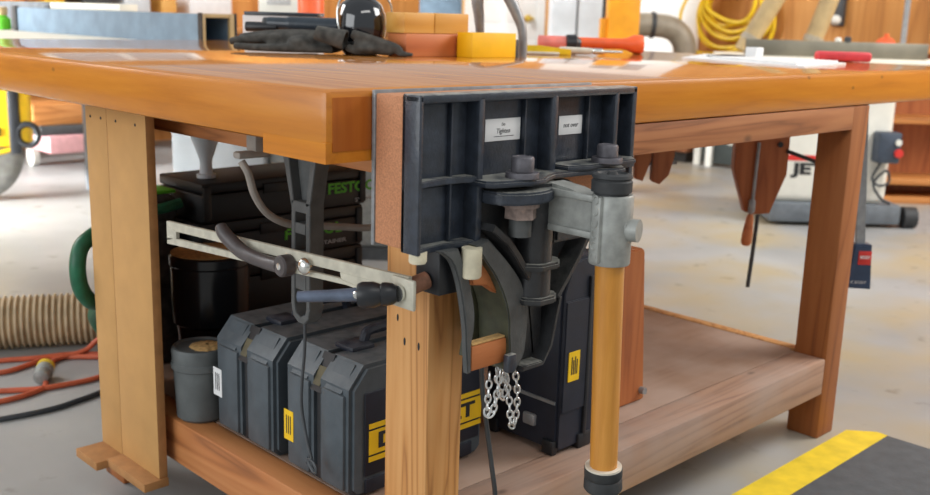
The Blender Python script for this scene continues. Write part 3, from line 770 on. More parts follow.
names = ['black stacking case lowest in the stack', 'black stacking case second from the bottom of the stack', 'black stacking case with green lettering, second from the top of the stack', 'black stacking case with green lettering, on top of the stack']
tz = ZS
for i, hh in enumerate((.105, .125, .105, .093)):
    systainer(sx+(.0 if i == 3 else -.01), sy, tz+.0005, names[i], hh, txt=(0 if i < 2 else (.100 if i == 3 else -.02))); tz += hh
# further black case behind, lime strip and bag on it

# ------------------------------------------------------------------ things on the bench top
t = thing('work_glove', 'dark grey work glove lying flat, fingers pointing left, on the bench top', 'glove', (.66, 1.05, H), 'work gloves on the bench top')
def glove(t, strokes, palms, cuff):
    bm = NB()
    for pts, r in strokes: tube(bm, pts, r, 10, 6, .85)
    for c, r, sx_, sy_, sz_ in palms: ball(bm, c, r, sx_, sy_, sz_, 20)
    o = obj('glove_body', bm, 'glove', t)
    rm = o.modifiers.new('remesh', 'REMESH'); rm.mode = 'VOXEL'; rm.voxel_size = .0035; rm.use_smooth_shade = True
    sm = o.modifiers.new('smooth', 'SMOOTH'); sm.iterations = 4; sm.factor = .5
    if cuff:
        bm = NB(); tube(bm, cuff[0], cuff[1], 16, 6); obj('cuff_edge', bm, 'glove', t)
z = H
glove(t, [
    ([(.574, 1.166, z+.023), (.60, 1.14, z+.030), (.64, 1.10, z+.034), (.70, 1.04, z+.034)], [.011, .013, .015, .02]),
    ([(.566, 1.135, z+.014), (.60, 1.10, z+.012), (.65, 1.06, z+.012), (.70, 1.01, z+.012)], [.010, .011, .012, .012]),
    ([(.600, 1.09, z+.011), (.64, 1.05, z+.012), (.69, 1.0, z+.013), (.735, .955, z+.012)], [.009, .012, .013, .012]),
    ([(.62, 1.15, z+.018), (.67, 1.10, z+.024), (.73, 1.03, z+.026)], [.010, .012, .018]),
    ([(.60, 1.16, z+.034), (.65, 1.11, z+.043), (.70, 1.05, z+.045), (.74, .99, z+.042)], [.011, .013, .016, .018]),
    ([(.64, 1.10, z+.020), (.70, 1.04, z+.022), (.75, .97, z+.02)], [.016, .02, .02]),
    ([(.68, 1.06, z+.036), (.72, 1.02, z+.038), (.765, .975, z+.036)], [.018, .022, .023])],
    [((.71, 1.03, z+.024), .05, 1.1, .8, .46), ((.755, .985, z+.028), .034, 1, 1, .75)], None)
t = thing('work_glove', 'dark grey work glove with a folded open cuff, nearest the wood blocks', 'glove', (.79, .88, H), 'work gloves on the bench top')
glove(t, [
    ([(.752, .906, z+.052), (.793, .864, z+.036), (.825, .830, z+.022), (.834, .822, z+.012)], [.014, .014, .013, .011]),
    ([(.762, .905, z+.03), (.795, .868, z+.022), (.825, .835, z+.014)], [.022, .022, .014]),
    ([(.828, .828, z+.016), (.833, .818, z+.009), (.840, .808, z+.007), (.855, .797, z+.006)], [.010, .009, .008, .0055]),
    ([(.745, .915, z+.02), (.757, .895, z+.012), (.768, .886, z+.009)], [.012, .011, .009])],
    [((.785, .888, z+.018), .038, 1, 1, .45)], None)
bm = NB()
n_ = 22; rows = []
cd = Vector((.60, -.76, -.22)).normalized(); ca = Vector((.77, .63, 0)); cb = cd.cross(ca)
for h_, q_ in ((-.07, .020), (-.03, .024), (0, .0275), (.004, .0275), (.004, .0235), (-.01, .021), (-.035, .017)):
    ring = []
    for i in range(n_):
        a_ = 2*PI*i/n_; rr = q_*(1-.30*max(0, math.cos(a_-PI/2*3))**4)
        ring.append(bm.verts.new(Vector((.7395, .921, z+.034))+cd*h_+ca*math.cos(a_)*rr*1.05+cb*math.sin(a_)*rr))
    rows.append(ring)
for a_, b_ in zip(rows, rows[1:]):
    for i in range(n_): bm.faces.new((a_[i], a_[(i+1) % n_], b_[(i+1) % n_], b_[i]))
bm.faces.new(rows[0]); bm.faces.new(rows[-1]); bmesh.ops.recalc_face_normals(bm, faces=bm.faces)
obj('open_cuff', bm, 'glove', t)
# black glossy dome with thin wire
t = thing('domed_shell', 'glossy black domed shell with a thin wire, resting behind the gloves', 'dome', (.822, .955, H))
bm = NB(); lathe(bm, [(.0, .0), (.04, .0), (.052, .012), (.060, .04), (.0635, .07), (.061, .098), (.052, .122), (.034, .139), (.016, .146), (0, .147)], (.822, .958, H)); obj('shell', bm, 'gloss', t)
bm = NB(); lathe(bm, [(.0555, .018), (.060, .02), (.0615, .030), (.058, .032)], (.822, .958, H)); obj('rim', bm, 'dark_grey', t)
bm = NB(); tube(bm, [(.757, .957, H+.045), (.752, .962, H+.085), (.758, .964, H+.125), (.785, .955, H+.158), (.83, .92, H+.165), (.870, .905, H+.13), (.880, .905, H+.09)], .0026, 8); obj('wire', bm, 'chrome', t)
# dark tube tool on the gloves
t = thing('tube_tool', 'dark round barrel of a hand tool lying across the gloves', 'tool', (.75, 1.10, H))
bm = NB(); lathe(bm, [(.014, 0), (.016, .004), (.0165, .05), (.0185, .054), (.0195, .06), (.021, .19), (.0225, .20)], (.690, 1.175, H+.070), (.70, -.70, -.02), 24); obj('barrel', bm, 'tube', t)
bm = NB(); lathe(bm, [(.012, 0), (.0145, .003), (.0145, .036), (.012, .038)], (.682, 1.183, H+.070), (.70, -.70, -.02), 24); obj('grip', bm, 'dark_grey', t)
bm = NB(); lathe(bm, [(.011, 0), (.0125, .003), (.0125, .08)], (.648, 1.21, H+.060), (.70, -.70, 0), 20); obj('end_grip', bm, 'black', t)
# white flat box behind
t = thing('flat_box', 'flat white box with a dark top edge behind the black hand tool', 'box', (.92, 1.44, H), None, -PI/4)
bm = NB(); box(bm, -.105, .105, -.06, .06, 0, .088, .004); obj('body', bm, 'paper', t, True)
bm = NB(); box(bm, -.1, .11, -.062, .062, .088, .098, .002); obj('lid', bm, 'tube', t, True)
# wood blocks
bm = NB(); box(bm, .848, 1.040, .815, .885, H, H+.056, .003); solo('wood_block', bm, 'redblock', 'red-brown wood block lying under the amber board', 'wood block', 'wood blocks on the bench top', (.91, .87, H))
bm = NB(); box(bm, .845, .945, .82, .89, H+.0565, H+.106, .003); box(bm, .9452, 1.062, .818, .892, H+.0565, H+.107, .003); solo('wood_block', bm, 'oakblock', 'amber laminated board lying on the red-brown block', 'wood block', 'wood blocks on the bench top', (.92, .88, H+.0565))
t = thing('wood_block', 'bright yellow painted block beside the stacked wood blocks', 'block', (1.08, .78, H), 'wood blocks on the bench top')
bm = NB(); box(bm, 1.012, 1.172, .752, .808, H, H+.062, .002); obj('block', bm, 'yellow_block', t)
bm = NB(); box(bm, 1.1725, 1.184, .754, .806, H, H+.046, .001); obj('end_face', bm, 'dark_grey', t)
# arched metal stand
t = thing('arched_stand', 'grey arched metal stand with two curved feet behind the yellow block', 'stand', (1.2, .86, H))
def archleg(pts, r):
    bm = NB(); tube(bm, pts, r, 12, 8); return obj('leg', bm, 'steel', t)
archleg([(1.186, .895, H), (1.181, .895, H+.06), (1.174, .893, H+.10), (1.165, .89, H+.16), (1.19, .87, H+.23)], [.010, .012, .014, .018, .018])
archleg([(1.252, .801, H), (1.251, .801, H+.04), (1.247, .805, H+.08), (1.228, .822, H+.135), (1.205, .845, H+.19), (1.19, .87, H+.23)], [.012, .012, .013, .016, .018, .018])
# pens and tools right
t = thing('marker', 'pink barrelled marker with a black cap on the bench top', 'marker', (1.69, 1.06, H))
bm = NB(); lathe(bm, [(.020, 0), (.0225, .004), (.0225, .085), (.020, .09)], (1.652, 1.103, H+.029), (.72, -.69, 0), 24); obj('barrel', bm, 'pink', t)
bm = NB(); lathe(bm, [(.023, 0), (.0275, .003), (.0275, .032), (.018, .040), (.014, .048)], (1.716, 1.042, H+.029), (.72, -.69, 0), 24); obj('cap', bm, 'black', t)
t = thing('orange_tool', 'orange plastic tool with a flared end lying right of the black cap', 'tool', (1.9, 1.0, H))
bm = NB(); lathe(bm, [(.012, 0), (.0165, .005), (.0175, .03), (.0175, .17), (.020, .19), (.0265, .205), (.030, .215), (.030, .238), (.026, .244)], (1.800, 1.100, H+.030), (.72, -.69, 0), 24); obj('handle', bm, 'orange', t)
bm = NB(); lathe(bm, [(.006, 0), (.006, .06)], (1.760, 1.138, H+.030), (.72, -.69, 0), 12); obj('shaft', bm, 'steel', t)
t = thing('folding_rule', 'yellow flat rule lying in front of the pink marker', 'rule', (1.48, .92, H), None, -PI/4)
bm = NB(); prism(bm, [(-.11, 0), (.075, 0), (.075, .016), (-.02, .026), (-.11, .024)], 'y', -.012, .012, .002); obj('body', bm, 'yellow', t, True)
bm = NB(); box(bm, -.12, .04, -.03, -.013, 0, .008, .003); obj('pale_strip', bm, 'white_ring', t, True)
t = thing('chisel', 'white handled slim chisel lying beside the yellow rule', 'chisel', (1.64, .82, H), None, math.radians(-49))
bm = NB(); lathe(bm, [(.008, 0), (.011, .005), (.010, .09), (.007, .1)], (-.14, .02, .0115), (1, 0, 0), 16); obj('handle', bm, 'white_ring', t, True)
bm = NB(); lathe(bm, [(.005, 0), (.009, .004), (.009, .03), (.005, .034), (.004, .09)], (-.04, .02, .0115), (1, 0, 0), 16); obj('blade', bm, 'chrome', t, True)
# papers
t = thing('paper_sheet', 'white printed sheets lying near the right edge of the bench top', 'paper', (1.85, .40, H), 'papers on the bench top')
bm = NB(); prism(bm, [(1.62, .175), (2.08, .285), (2.16, .50), (2.24, .86), (1.80, .66)], 'z', H, H+.003)
obj('sheet', bm, 'paper', t)
bm = NB(); prism(bm, [(1.66, .22), (2.06, .30), (2.12, .50), (1.86, .60)], 'z', H+.003, H+.009); obj('upper_sheet', bm, 'paper', t)
bm = NB()
for i in range(4):
    for j in range(2+i % 2): box(bm, 1.98+.06*i, 2.025+.06*i, .66+.02*i-.045*j, .69+.02*i-.045*j, H+.0031, H+.0065)
obj('printed_block', bm, 'dark_grey', t)
bm = NB(); box(bm, 2.12, 2.165, .60, .64, H+.0032, H+.034, .003); solo('small_carton', bm, 'paper', 'small white carton standing on the papers below the yellow hose', 'box', at=(2.14, .62, H+.0032))
t = thing('red_bar', 'red plastic bar lying at the right end of the bench top', 'tool', (2.284, .394, H), None, math.radians(-45))
bm = NB(); box(bm, -.085, .085, -.02, .02, 0, .030, .009, 3); obj('bar', bm, 'redpink', t, True)

# ------------------------------------------------------------------ under and beside the bench, right
def handscrew(loc, rz, s, label, full=True):
    t = thing('handscrew_clamp', label, 'clamp', loc, 'wooden clamps under the bench', rz)
    zt_ = .847-loc[2]; z = lambda q: q-loc[2]
    bm = NB(); prism(bm, [(-.075, zt_), (-.003, zt_), (-.003, z(.49)), (-.032, z(.495)), (-.074, z(.62))], 'y', -.03, .012, .003); obj('jaw', bm, 'redwood', t, True)
    bm = NB(); prism(bm, [(.0, zt_), (.088, zt_), (.088, z(.605)), (.048, z(.488)), (.0, z(.484))], 'y', -.005, .04, .003); obj('jaw', bm, 'redwood', t, True)
    bm = NB(); tube(bm, [(-.010, -.036, z(.70)), (-.014, -.040, z(.56)), (-.018, -.042, z(.49))], .005, 10); 
    lathe(bm, [(.007, z(.535)), (.010, z(.53)), (.010, z(.50)), (.007, z(.495))], (-.016, -.041, 0), (0, 0, 1), 16); sp = obj('spindle', bm, 'steel', t, True)
    bm = NB(); lathe(bm, [(.007, .0), (.010, -.01), (.0155, -.06), (.0155, -.085), (.010, -.094), (0, -.095)], (-.018, -.042, z(.492)), (.06, 0, 1), 18); obj('handle', bm, 'redblock', sp, True)
    bm = NB(); tube(bm, [(.012, -.012, z(.484)), (.008, -.012, z(.38)), (.002, -.012, z(.264))], .006, 10); obj('threaded_rod', bm, 'dark_grey', t, True)
    if full:
        bm = NB(); tube(bm, [(.08, -.008, z(.675)), (.12, -.01, z(.662)), (.175, -.012, z(.644))], .006, 10); obj('cross_screw', bm, 'black', t, True)
        bm = NB(); cyl(bm, (.06, -.012, z(.693)), (.06, 0, z(.693)), .008); obj('pivot_pin', bm, 'black', t, True)
handscrew((1.876, .424, .847), -PI/4, 1, 'wooden hand-screw clamp hanging below the bench top in front of the white machine')
t = thing('handscrew_clamp', 'wooden clamp jaws peeking out below the front apron beside the vise', 'clamp', (1.31, .39, .847), 'wooden clamps under the bench', -PI/4)
bm = NB(); prism(bm, [(-.06, 0), (-.012, 0), (-.012, .694-.847), (-.03, .640-.847), (-.05, .645-.847)], 'y', -.02, .02, .003); obj('jaw', bm, 'redwood', t, True)
bm = NB(); prism(bm, [(-.008, 0), (.046, 0), (.045, .705-.847), (.034, .657-.847), (.012, .633-.847), (-.008, .64-.847)], 'y', -.02, .02, .003); obj('jaw', bm, 'redwood', t, True)
bm = NB(); cyl(bm, (-.07, 0, -.17), (.055, 0, -.16), .004); obj('screw', bm, 'steel', t, True)
# bar clamp hanging right of the right leg
t = thing('bar_clamp', 'grey bar clamp with a dark blue head hanging beside the right bench leg', 'clamp', (2.005, .145, .30), None, -PI/4)
z0 = .30
bm = NB(); prism(bm, [(-.014, .10), (.012, .10), (-.028, .847-z0), (-.054, .847-z0)], 'y', -.006, .006, .001); obj('bar', bm, 'steel', t, True)
bm = NB(); prism(bm, [(-.040, 0), (.034, -.002), (.024, .128), (-.026, .128)], 'y', -.022, .02, .004); hd = obj('head', bm, 'clampblue', t, True)
bm = NB(); box(bm, -.012, .025, -.0235, -.0215, .070, .110, .0006); rl = obj('red_label', bm, 'red', hd, True)
bm = text_bm('BESSEY', .0085, Matrix.Translation((.0065, -.024, .092)) @ Matrix.Rotation(PI/2, 4, 'X'), .0004, .02, .8); obj('lettering', bm, 'paper', rl, True)
bm = text_bm('KLIPSCH' if False else 'K BODY', .008, Matrix.Translation((-.004, -.0224, .018)) @ Matrix.Rotation(PI/2, 4, 'X'), .0004, .01, 1.1); bpy.data.meshes
me_ = bm; obj('small_print', me_, 'grey_text', hd, True)

# white cabinet machine behind, with switch box, table and fence
t = thing('floor_machine', 'white floor-standing workshop machine with a long grey fence behind the right leg', 'machine', (4.332, 1.314, 0), None, -PI/4)
bm = NB(); box(bm, -.415, .262, 0, .5, .12, .862, .045, 5); obj('cabinet', bm, 'machine', t, True)
bm = NB(); box(bm, -.36, .335, -.03, .5, .02, .125, .012); obj('base', bm, 'base_grey', t, True)
bm = NB(); cyl(bm, (.36, .02, .0565), (.43, .02, .0565), .056); obj('caster', bm, 'rubber', t, True)
bm = NB(); cyl(bm, (-.33, .1, .03), (-.30, .1, .03), .03); obj('caster', bm, 'rubber', t, True)
bm = NB(); box(bm, -.29, -.04, -.002, .001, .345, .375); obj('red_stripe', bm, 'red', t, True)
bm = text_bm('JET', .058, Matrix.Translation((-.165, -.0005, .300)) @ Matrix.Rotation(PI/2, 4, 'X'), .0015, .05, 1.5); obj('lettering', bm, 'ink', t, True)
bm = NB(); box(bm, .15, .268, -.09, .0, .355, .515, .01); sb = obj('switch_box', bm, 'switchbox', t, True)
bm = NB(); cyl(bm, (.255, -.09, .41), (.255, -.105, .41), .022); obj('red_button', bm, 'red', sb, True)
bm = NB(); cyl(bm, (.25, -.09, .465), (.25, -.10, .465), .016); obj('pale_button', bm, 'machine', sb, True)
bm = NB(); tube(bm, [(.20, -.03, .36), (.16, -.03, .27), (.20, -.03, .23), (.25, -.03, .25), (.23, -.03, .31), (.17, -.03, .24), (.22, -.03, .16), (.28, .0, .13)], .007, 8); obj('cord', bm, 'dark_cord', t, True)
bm = NB(); box(bm, -.60, .46, -.14, .52, .862, .885, .003); obj('machine_table', bm, 'cream', t, True)
bm = NB(); box(bm, -.585, .332, -.118, -.095, .886, .966, .004); obj('fence', bm, 'fence', t, True)
bm = NB(); lathe(bm, [(.016, .966), (.016, .98), (.008, .986)], (-.122, -.106, 0), (0, 0, 1), 16); obj('fence_knob', bm, 'machine', t, True)
bm = NB(); lathe(bm, [(.018, .966), (.018, .985), (.01, .992)], (-.075, -.106, 0), (0, 0, 1), 16); obj('fence_knob', bm, 'dark_grey', t, True)
bm = NB(); lathe(bm, [(.03, 0), (.055, .004), (.055, .022), (.03, .026)], (.14, -.06, .942), (0, 1, 0), 24); cyl(bm, (.14, -.047, .98), (.14, -.047, 1.012), .012); obj('orange_dial', bm, 'orange', t, True)
# dust pipes standing behind the fence
LX = WORLD[t.name]
def pipe(pts, label):
    P = [LX @ Vector(p) for p in pts]
    q = thing('dust_pipe', label, 'pipe', (P[0].x, P[0].y, P[0].z), 'beige dust pipes')
    bm = NB(); tube(bm, P, .050, 18); obj('pipe_run', bm, 'duct', q)
    bm = NB(); d_ = (P[1]-P[0]).normalized(); lathe(bm, [(.051, .0), (.055, .002), (.055, .03), (.051, .032)], P[0]+d_*.06, d_, 24); obj('collar', bm, 'duct_grey', q)
pipe([(-.47, .385, .895), (-.38, .385, 1.06), (-.315, .385, 1.18), (-.20, .385, 1.40), (-.10, .385, 1.60)], 'beige dust pipe slanting up before the plywood wall, nearer the yellow hose')
pipe([(-.105, .40, .895), (-.06, .40, 1.04), (-.018, .40, 1.18), (.05, .40, 1.42), (.10, .40, 1.60)], 'beige dust pipe slanting up before the plywood wall, above the red bar')
bm = NB(); P = LX @ Vector((.407, .39, 0)); cyl(bm, (P.x, P.y, .8855), (P.x, P.y, 2.0), .016); solo('steel_pole', bm, 'steel', 'thin grey upright pole rising behind the right end of the grey fence', 'pole', at=(P.x, P.y, .8855))
# open wooden shelves, right
t = thing('wooden_shelf', 'orange-brown wooden shelf unit behind the right end of the bench', 'shelf', (4.88, 1.86, 0), None, -PI/4)
WORLD[t.name] = WORLD[t.name]
bm = NB(); box(bm, .50, 1.6, .30, .32, 0, .95); obj('back_panel', bm, 'redwood', t, True)
for zz in (.0, .115, .485, .90):
    bm = NB(); box(bm, .50, 1.6, .02, .30, zz, zz+.038, .003); obj('shelf_board', bm, 'pine', t, True)
bm = NB(); box(bm, .48, .50, .02, .32, 0, .938); obj('side_panel', bm, 'redwood', t, True)

# ------------------------------------------------------------------ background, upper right
t = thing('hose_coil', 'coil of yellow hose hanging on the plywood wall', 'hose', (6.1, 3.1, 1.3))
bm = NB(); cyl(bm, (6.195, 3.09, 1.42), (6.02, 3.09, 1.44), .02); obj('peg', bm, 'dark_grey', t)
bm = NB()
for i, (w, d) in enumerate(((.20, .36), (.24, .42), (.27, .47), (.30, .55), (.22, .40), (.31, .60), (.26, .50))):
    x = 6.03+.018*i
    tube(bm, [(x, 3.09+w*math.sin(a)*(1-.25*math.cos(a)), 1.42-d*.5+d*.5*math.cos(a)+.02*math.sin(3*a+i)) for a in [2*PI*q/14 for q in range(15)]], .016, 8, 4)
obj('coil', bm, 'yellow_hose', t)
bm = NB(); tube(bm, [(6.04, 3.35, 1.4), (6.04, 3.52, 1.15), (6.04, 3.50, .95), (6.05, 3.38, .83), (6.06, 3.2, .82), (6.08, 3.0, .87), (6.08, 2.85, 1.05), (6.1, 2.8, 1.4)], .012, 8); obj('tail', bm, 'yellow_hose', t)
t = thing('duct_elbow', 'grey duct elbow standing on the brown cabinet left of the yellow hose', 'duct', (5.86, 3.35, .781))
bm = NB(); tube(bm, [(5.53, 3.66, 1.016), (5.66, 3.54, 1.018), (5.76, 3.445, 1.005), (5.82, 3.39, .96), (5.855, 3.355, .88), (5.86, 3.35, .783)], .088, 18); obj('elbow', bm, 'duct_grey', t)
bm = NB(); lathe(bm, [(.089, 0), (.10, .004), (.10, .03), (.089, .034)], (5.66, 3.54, 1.018), (.72, -.69, -.04)); obj('collar', bm, 'dark_grey', t)
t = thing('amber_machine', 'tall orange-yellow machine column behind the bench top', 'machine', (4.25, 2.75, 0))
u = Matrix.Translation((4.255, 2.745, 0)) @ Matrix.Rotation(-PI/4, 4, 'Z')
bm = NB(); box(bm, -.09, .095, -.09, .09, .0, 1.7, .01, mat=u); obj('column', bm, 'amber', t)
bm = NB(); box(bm, -.13, -.085, -.05, .05, .85, 1.05, .005, mat=u); obj('bracket', bm, 'amber', t)
t = thing('grey_cabinet', 'tall pale grey metal cabinet beside the orange machine column', 'cabinet', (4.65, 3.4, 0))
u = Matrix.Translation((4.62+.2, 3.38+.2, 0)) @ Matrix.Rotation(-PI/4, 4, 'Z')
bm = NB(); box(bm, -.175, .165, -.2, .2, 0, 1.9, .01, mat=u); obj('body', bm, 'machine_grey', t)
bm = NB(); box(bm, .167, .20, -.15, .15, 0, 1.5, .005, mat=u); box(bm, -.01, 0, -.206, -.2, .1, 1.8, mat=u); obj('side_frame', bm, 'dark_grey', t)
t = thing('wall_cabinet', 'white wall box at the upper right edge of the picture', 'box', (6.1, 1.3, 1.2))
bm = NB(); box(bm, 6.08, 6.199, 1.28, 1.5, 1.02, 1.4, .005); obj('body', bm, 'machine', t)
bm = NB(); cyl(bm, (6.06, 1.39, 1.12), (6.08, 1.39, 1.12), .03); obj('knob', bm, 'dark_grey', t)
t = thing('wall_hook', 'small dark bracket on the plywood wall between the beige pipes', 'bracket', (6.19, 2.3, 1.15))
bm = NB(); box(bm, 6.15, 6.199, 2.27, 2.35, 1.05, 1.25, .005); obj('plate', bm, 'dark_grey', t)
bm = NB(); ball(bm, (6.14, 2.31, 1.09), .035); obj('pale_knob', bm, 'machine', t)
t = thing('blue_grey_cabinet', 'blue-grey cabinet left of the white door', 'cabinet', (4.5, 4.7, 0))
u = Matrix.Translation((5.0, 5.15, 0)) @ Matrix.Rotation(-PI/4, 4, 'Z')
bm = NB(); box(bm, -.17, .17, -.15, .15, 0, 1.6, .01, mat=u); obj('body', bm, 'beam_blue', t)
bm = NB(); box(bm, -.15, .15, -.158, -.15, .1, 1.5, .004, mat=u); obj('front_panel', bm, 'beam_blue', t)

# ------------------------------------------------------------------ background, upper left
t = thing('outfeed_table', 'cream topped table standing behind the far edge of the workbench', 'table', (1.0, 3.0, 0))
bm = NB(); box(bm, .2, 1.76, 2.06, 4.6, .885, .908, .003); obj('tabletop', bm, 'cream', t)
for x in (.25, 1.68):
    for y in (2.32, 4.5):
        bm = NB(); box(bm, x, x+.05, y, y+.05, 0, .885); obj('leg', bm, 'base_grey', t)
t = thing('box_beam', 'long steel-blue box beam with an open square end behind the bench', 'beam', (1.1, 2.9, .908))
bm = NB(); zb = .9085
box(bm, 1.05, 1.056, 2.13, 3.75, zb, 1.012); box(bm, 1.165, 1.171, 2.13, 3.75, zb, 1.012)
box(bm, 1.056, 1.165, 2.13, 3.75, zb, zb+.008); box(bm, 1.056, 1.165, 2.13, 3.75, 1.004, 1.012); obj('skin', bm, 'beam_blue', t)
bm = NB(); box(bm, 1.048, 1.062, 2.116, 2.132, zb, 1.014, .002); box(bm, 1.158, 1.178, 2.116, 2.132, zb, 1.014, .002); box(bm, 1.062, 1.158, 2.116, 2.132, 1.0, 1.014, .002); box(bm, 1.062, 1.158, 2.116, 2.132, zb, zb+.014, .002); obj('end_frame', bm, 'duct', t)
bm = NB(); box(bm, 1.042, 1.048, 2.112, 2.135, zb, 1.016); box(bm, 1.178, 1.184, 2.112, 2.135, zb, 1.016); box(bm, 1.058, 1.163, 2.4, 2.41, zb+.009, 1.003); obj('edge_plates_dark_core', bm, 'black', t)  # black edge plates; the inner black sheet imitates shade inside the hollow beam
bm = NB(); box(bm, 1.04, 1.06, 3.752, 3.80, zb, 1.02, .003); solo('dark_post', bm, 'dark_grey', 'short dark post at the far left end of the blue beam', 'post', at=(1.05, 3.776, zb))
bm = NB(); box(bm, 1.18, 1.26, 3.0, 3.7, 1.0, 1.04, .004); box(bm, 1.19, 1.25, 3.05, 3.65, .9085, 1.0, .004); solo('storage_box', bm, 'cream', 'long cream box lying behind the steel-blue beam', 'box', at=(1.22, 3.35, .9085))
bm = NB(); box(bm, 1.18, 1.30, 3.72, 4.5, .995, 1.042, .006); box(bm, 1.19, 1.29, 3.8, 4.4, .9085, .996, .004); solo('long_tool', bm, 'base_grey', 'long dark grey tool lying at the upper left corner of the picture', 'tool', at=(1.24, 4.1, .9085))
t = thing('green_bottle', 'small green bottle with a tan cap at the left edge behind the bench', 'bottle', (1.05, 3.93, .9085))
bm = NB(); lathe(bm, [(.03, 0), (.034, .004), (.034, .05), (.015, .065)], (1.05, 3.93, .9085)); obj('body', bm, 'green', t)
bm = NB(); lathe(bm, [(.016, .065), (.022, .07), (.022, .10), (.018, .105)], (1.05, 3.93, .9085)); obj('cap', bm, 'duct', t)
# clutter along the back wall
def clutter(name, x, y, w, d, z0, h, mat, label, mat2=None):
    t = thing(name, label, 'box', (x, y, z0), 'boxes along the back wall')
    bm = NB(); box(bm, x-w/2, x+w/2, y-d/2, y+d/2, z0, z0+h, .008); obj('body', bm, mat, t)
    bm = NB(); box(bm, x-w/2-.004, x+w/2+.004, y-d/2-.004, y+d/2+.004, z0+h*.82, z0+h, .004); obj('lid', bm, mat2 or mat, t)
t = thing('wall_bench', 'long low wooden bench along the back wall', 'bench', (2.9, 6.1, 0))
bm = NB(); box(bm, 1.0, 5.0, 5.75, 6.395, .86, .90, .004); obj('top', bm, 'pine', t)
for x in (1.05, 3.0, 4.9):
    bm = NB(); box(bm, x, x+.08, 5.8, 5.88, 0, .86); obj('leg', bm, 'pine', t)
bm = NB(); box(bm, 1.1, 4.9, 5.9, 6.35, .25, .28); obj('lower_shelf', bm, 'pine', t)
clutter('storage_box', 2.15, 6.1, .14, .3, .90, .30, 'yellow', 'yellow box on the wall bench at the upper left', 'amber')
clutter('storage_box', 2.45, 6.1, .22, .3, .90, .28, 'dark_grey', 'dark grey box on the wall bench beside the yellow box')
clutter('storage_box', 2.75, 6.1, .20, .3, .90, .26, 'machine_grey', 'pale grey box on the wall bench above the blue beam', 'dark_grey')
clutter('storage_box', 3.0, 6.1, .12, .3, .90, .24, 'oakblock', 'tan box on the wall bench above the blue beam')
clutter('storage_box', 3.35, 6.1, .36, .3, .90, .30, 'paper', 'large white box on the wall bench above the blue beam', 'machine_grey')
clutter('storage_box', 1.8, 6.1, .30, .3, .90, .27, 'amber', 'orange box on the wall bench at the far left', 'red')
t = thing('appliance', 'tall white appliance standing behind the flat white box', 'appliance', (2.0, 3.05, 0))
u = Matrix.Translation((2.0, 3.02, 0)) @ Matrix.Rotation(-PI/4, 4, 'Z')
bm = NB(); box(bm, -.10, .09, -.08, .08, .0, 1.35, .008, mat=u); obj('body', bm, 'machine', t)
bm = NB(); box(bm, -.06, .05, -.084, -.079, 1.06, 1.2, .003, mat=u); obj('front_panel', bm, 'grey_text', t)
t = thing('orange_bottle', 'orange bottle standing beside the white appliance behind the gloves', 'bottle', (1.68, 2.34, .908))
bm = NB(); lathe(bm, [(.045, 0), (.052, .006), (.052, .17), (.03, .21), (.02, .22), (.02, .26)], (1.665, 2.335, .9085)); obj('body', bm, 'orange', t)
bm = NB(); lathe(bm, [(.024, .26), (.024, .30), (.018, .31)], (1.665, 2.335, .9085)); obj('cap', bm, 'red', t)

# ------------------------------------------------------------------ floor, left
t = thing('wheeled_machine', 'yellow and black wheeled machine at the left edge of the picture', 'machine', (1.1, 4.5, 0))
u = Matrix.Translation((1.06, 4.42, 0)) @ Matrix.Rotation(math.radians(-30), 4, 'Z')
wc = u @ Vector((-.045, 0.10, .243)); wd = (u.to_3x3() @ Vector((0, 1, 0)))
bm = NB(); lathe(bm, [(.180, 0), (.222, .004), (.243, .02), (.243, .06), (.222, .076), (.18, .08)], wc-wd*.04, wd, 48); w_ = obj('tyre', bm, 'tyre', t)
bm = NB(); lathe(bm, [(.0, .012), (.05, .01), (.06, .02), (.14, .024), (.155, .006), (.182, .004), (.182, .076), (0, .076)], wc-wd*.04, wd, 48); obj('rim', bm, 'rim', w_)
bm = NB(); box(bm, -.35, .265, -.06, .05, .30, .60, .03, mat=u); box(bm, -.35, .10, .16, .42, .30, .60, .03, mat=u); box(bm, -.35, .10, .02, .18, .50, .60, .01, mat=u); obj('body', bm, 'yellow_label', t)
bm = NB(); box(bm, .165, .222, -.085, -.04, .27, .60, .015, mat=u); box(bm, -.12, .125, -.075, -.055, .36, .41, .008, mat=u); obj('black_guard', bm, 'black', t)
bm = NB(); tube(bm, [tuple(u @ Vector((.255+.05*math.cos(a), -.07, .37+.055*math.sin(a)))) for a in [2*PI*q/12 for q in range(13)]], .016, 10, 4); obj('handle_loop', bm, 'black', t)
bm = NB(); tube(bm, [tuple(u @ Vector(p)) for p in ((-.35, -.07, .22), (-.05, -.08, .25), (.10, -.08, .275), (.19, -.06, .30))], .012, 10); obj('yellow_bumper', bm, 'yellow_label', t)
for q in (.1, .36):
    bm = NB(); cyl(bm, u @ Vector((-.3, q, 0)), u @ Vector((-.3, q, .35)), .02); obj('support_foot', bm, 'base_grey', t)
bm = NB(); cyl(bm, u @ Vector((-.045, .05, .243)), u @ Vector((-.045, .40, .243)), .02); obj('axle', bm, 'base_grey', t)
t = thing('dolly', 'low pinkish board on casters far behind the left end of the bench', 'dolly', (2.2, 5.45, 0))
bm = NB(); box(bm, 1.75, 2.36, 5.2, 5.7, .12, .23, .01); obj('board', bm, 'pinkdolly', t)
for x, y in ((2.07, 5.25), (2.30, 5.25), (1.8, 5.6), (2.30, 5.6)):
    bm = NB(); cyl(bm, (x-.02, y, .06), (x+.02, y, .06), .06); box(bm, x-.03, x+.03, y-.03, y+.03, .10, .121); obj('caster', bm, 'machine', t)
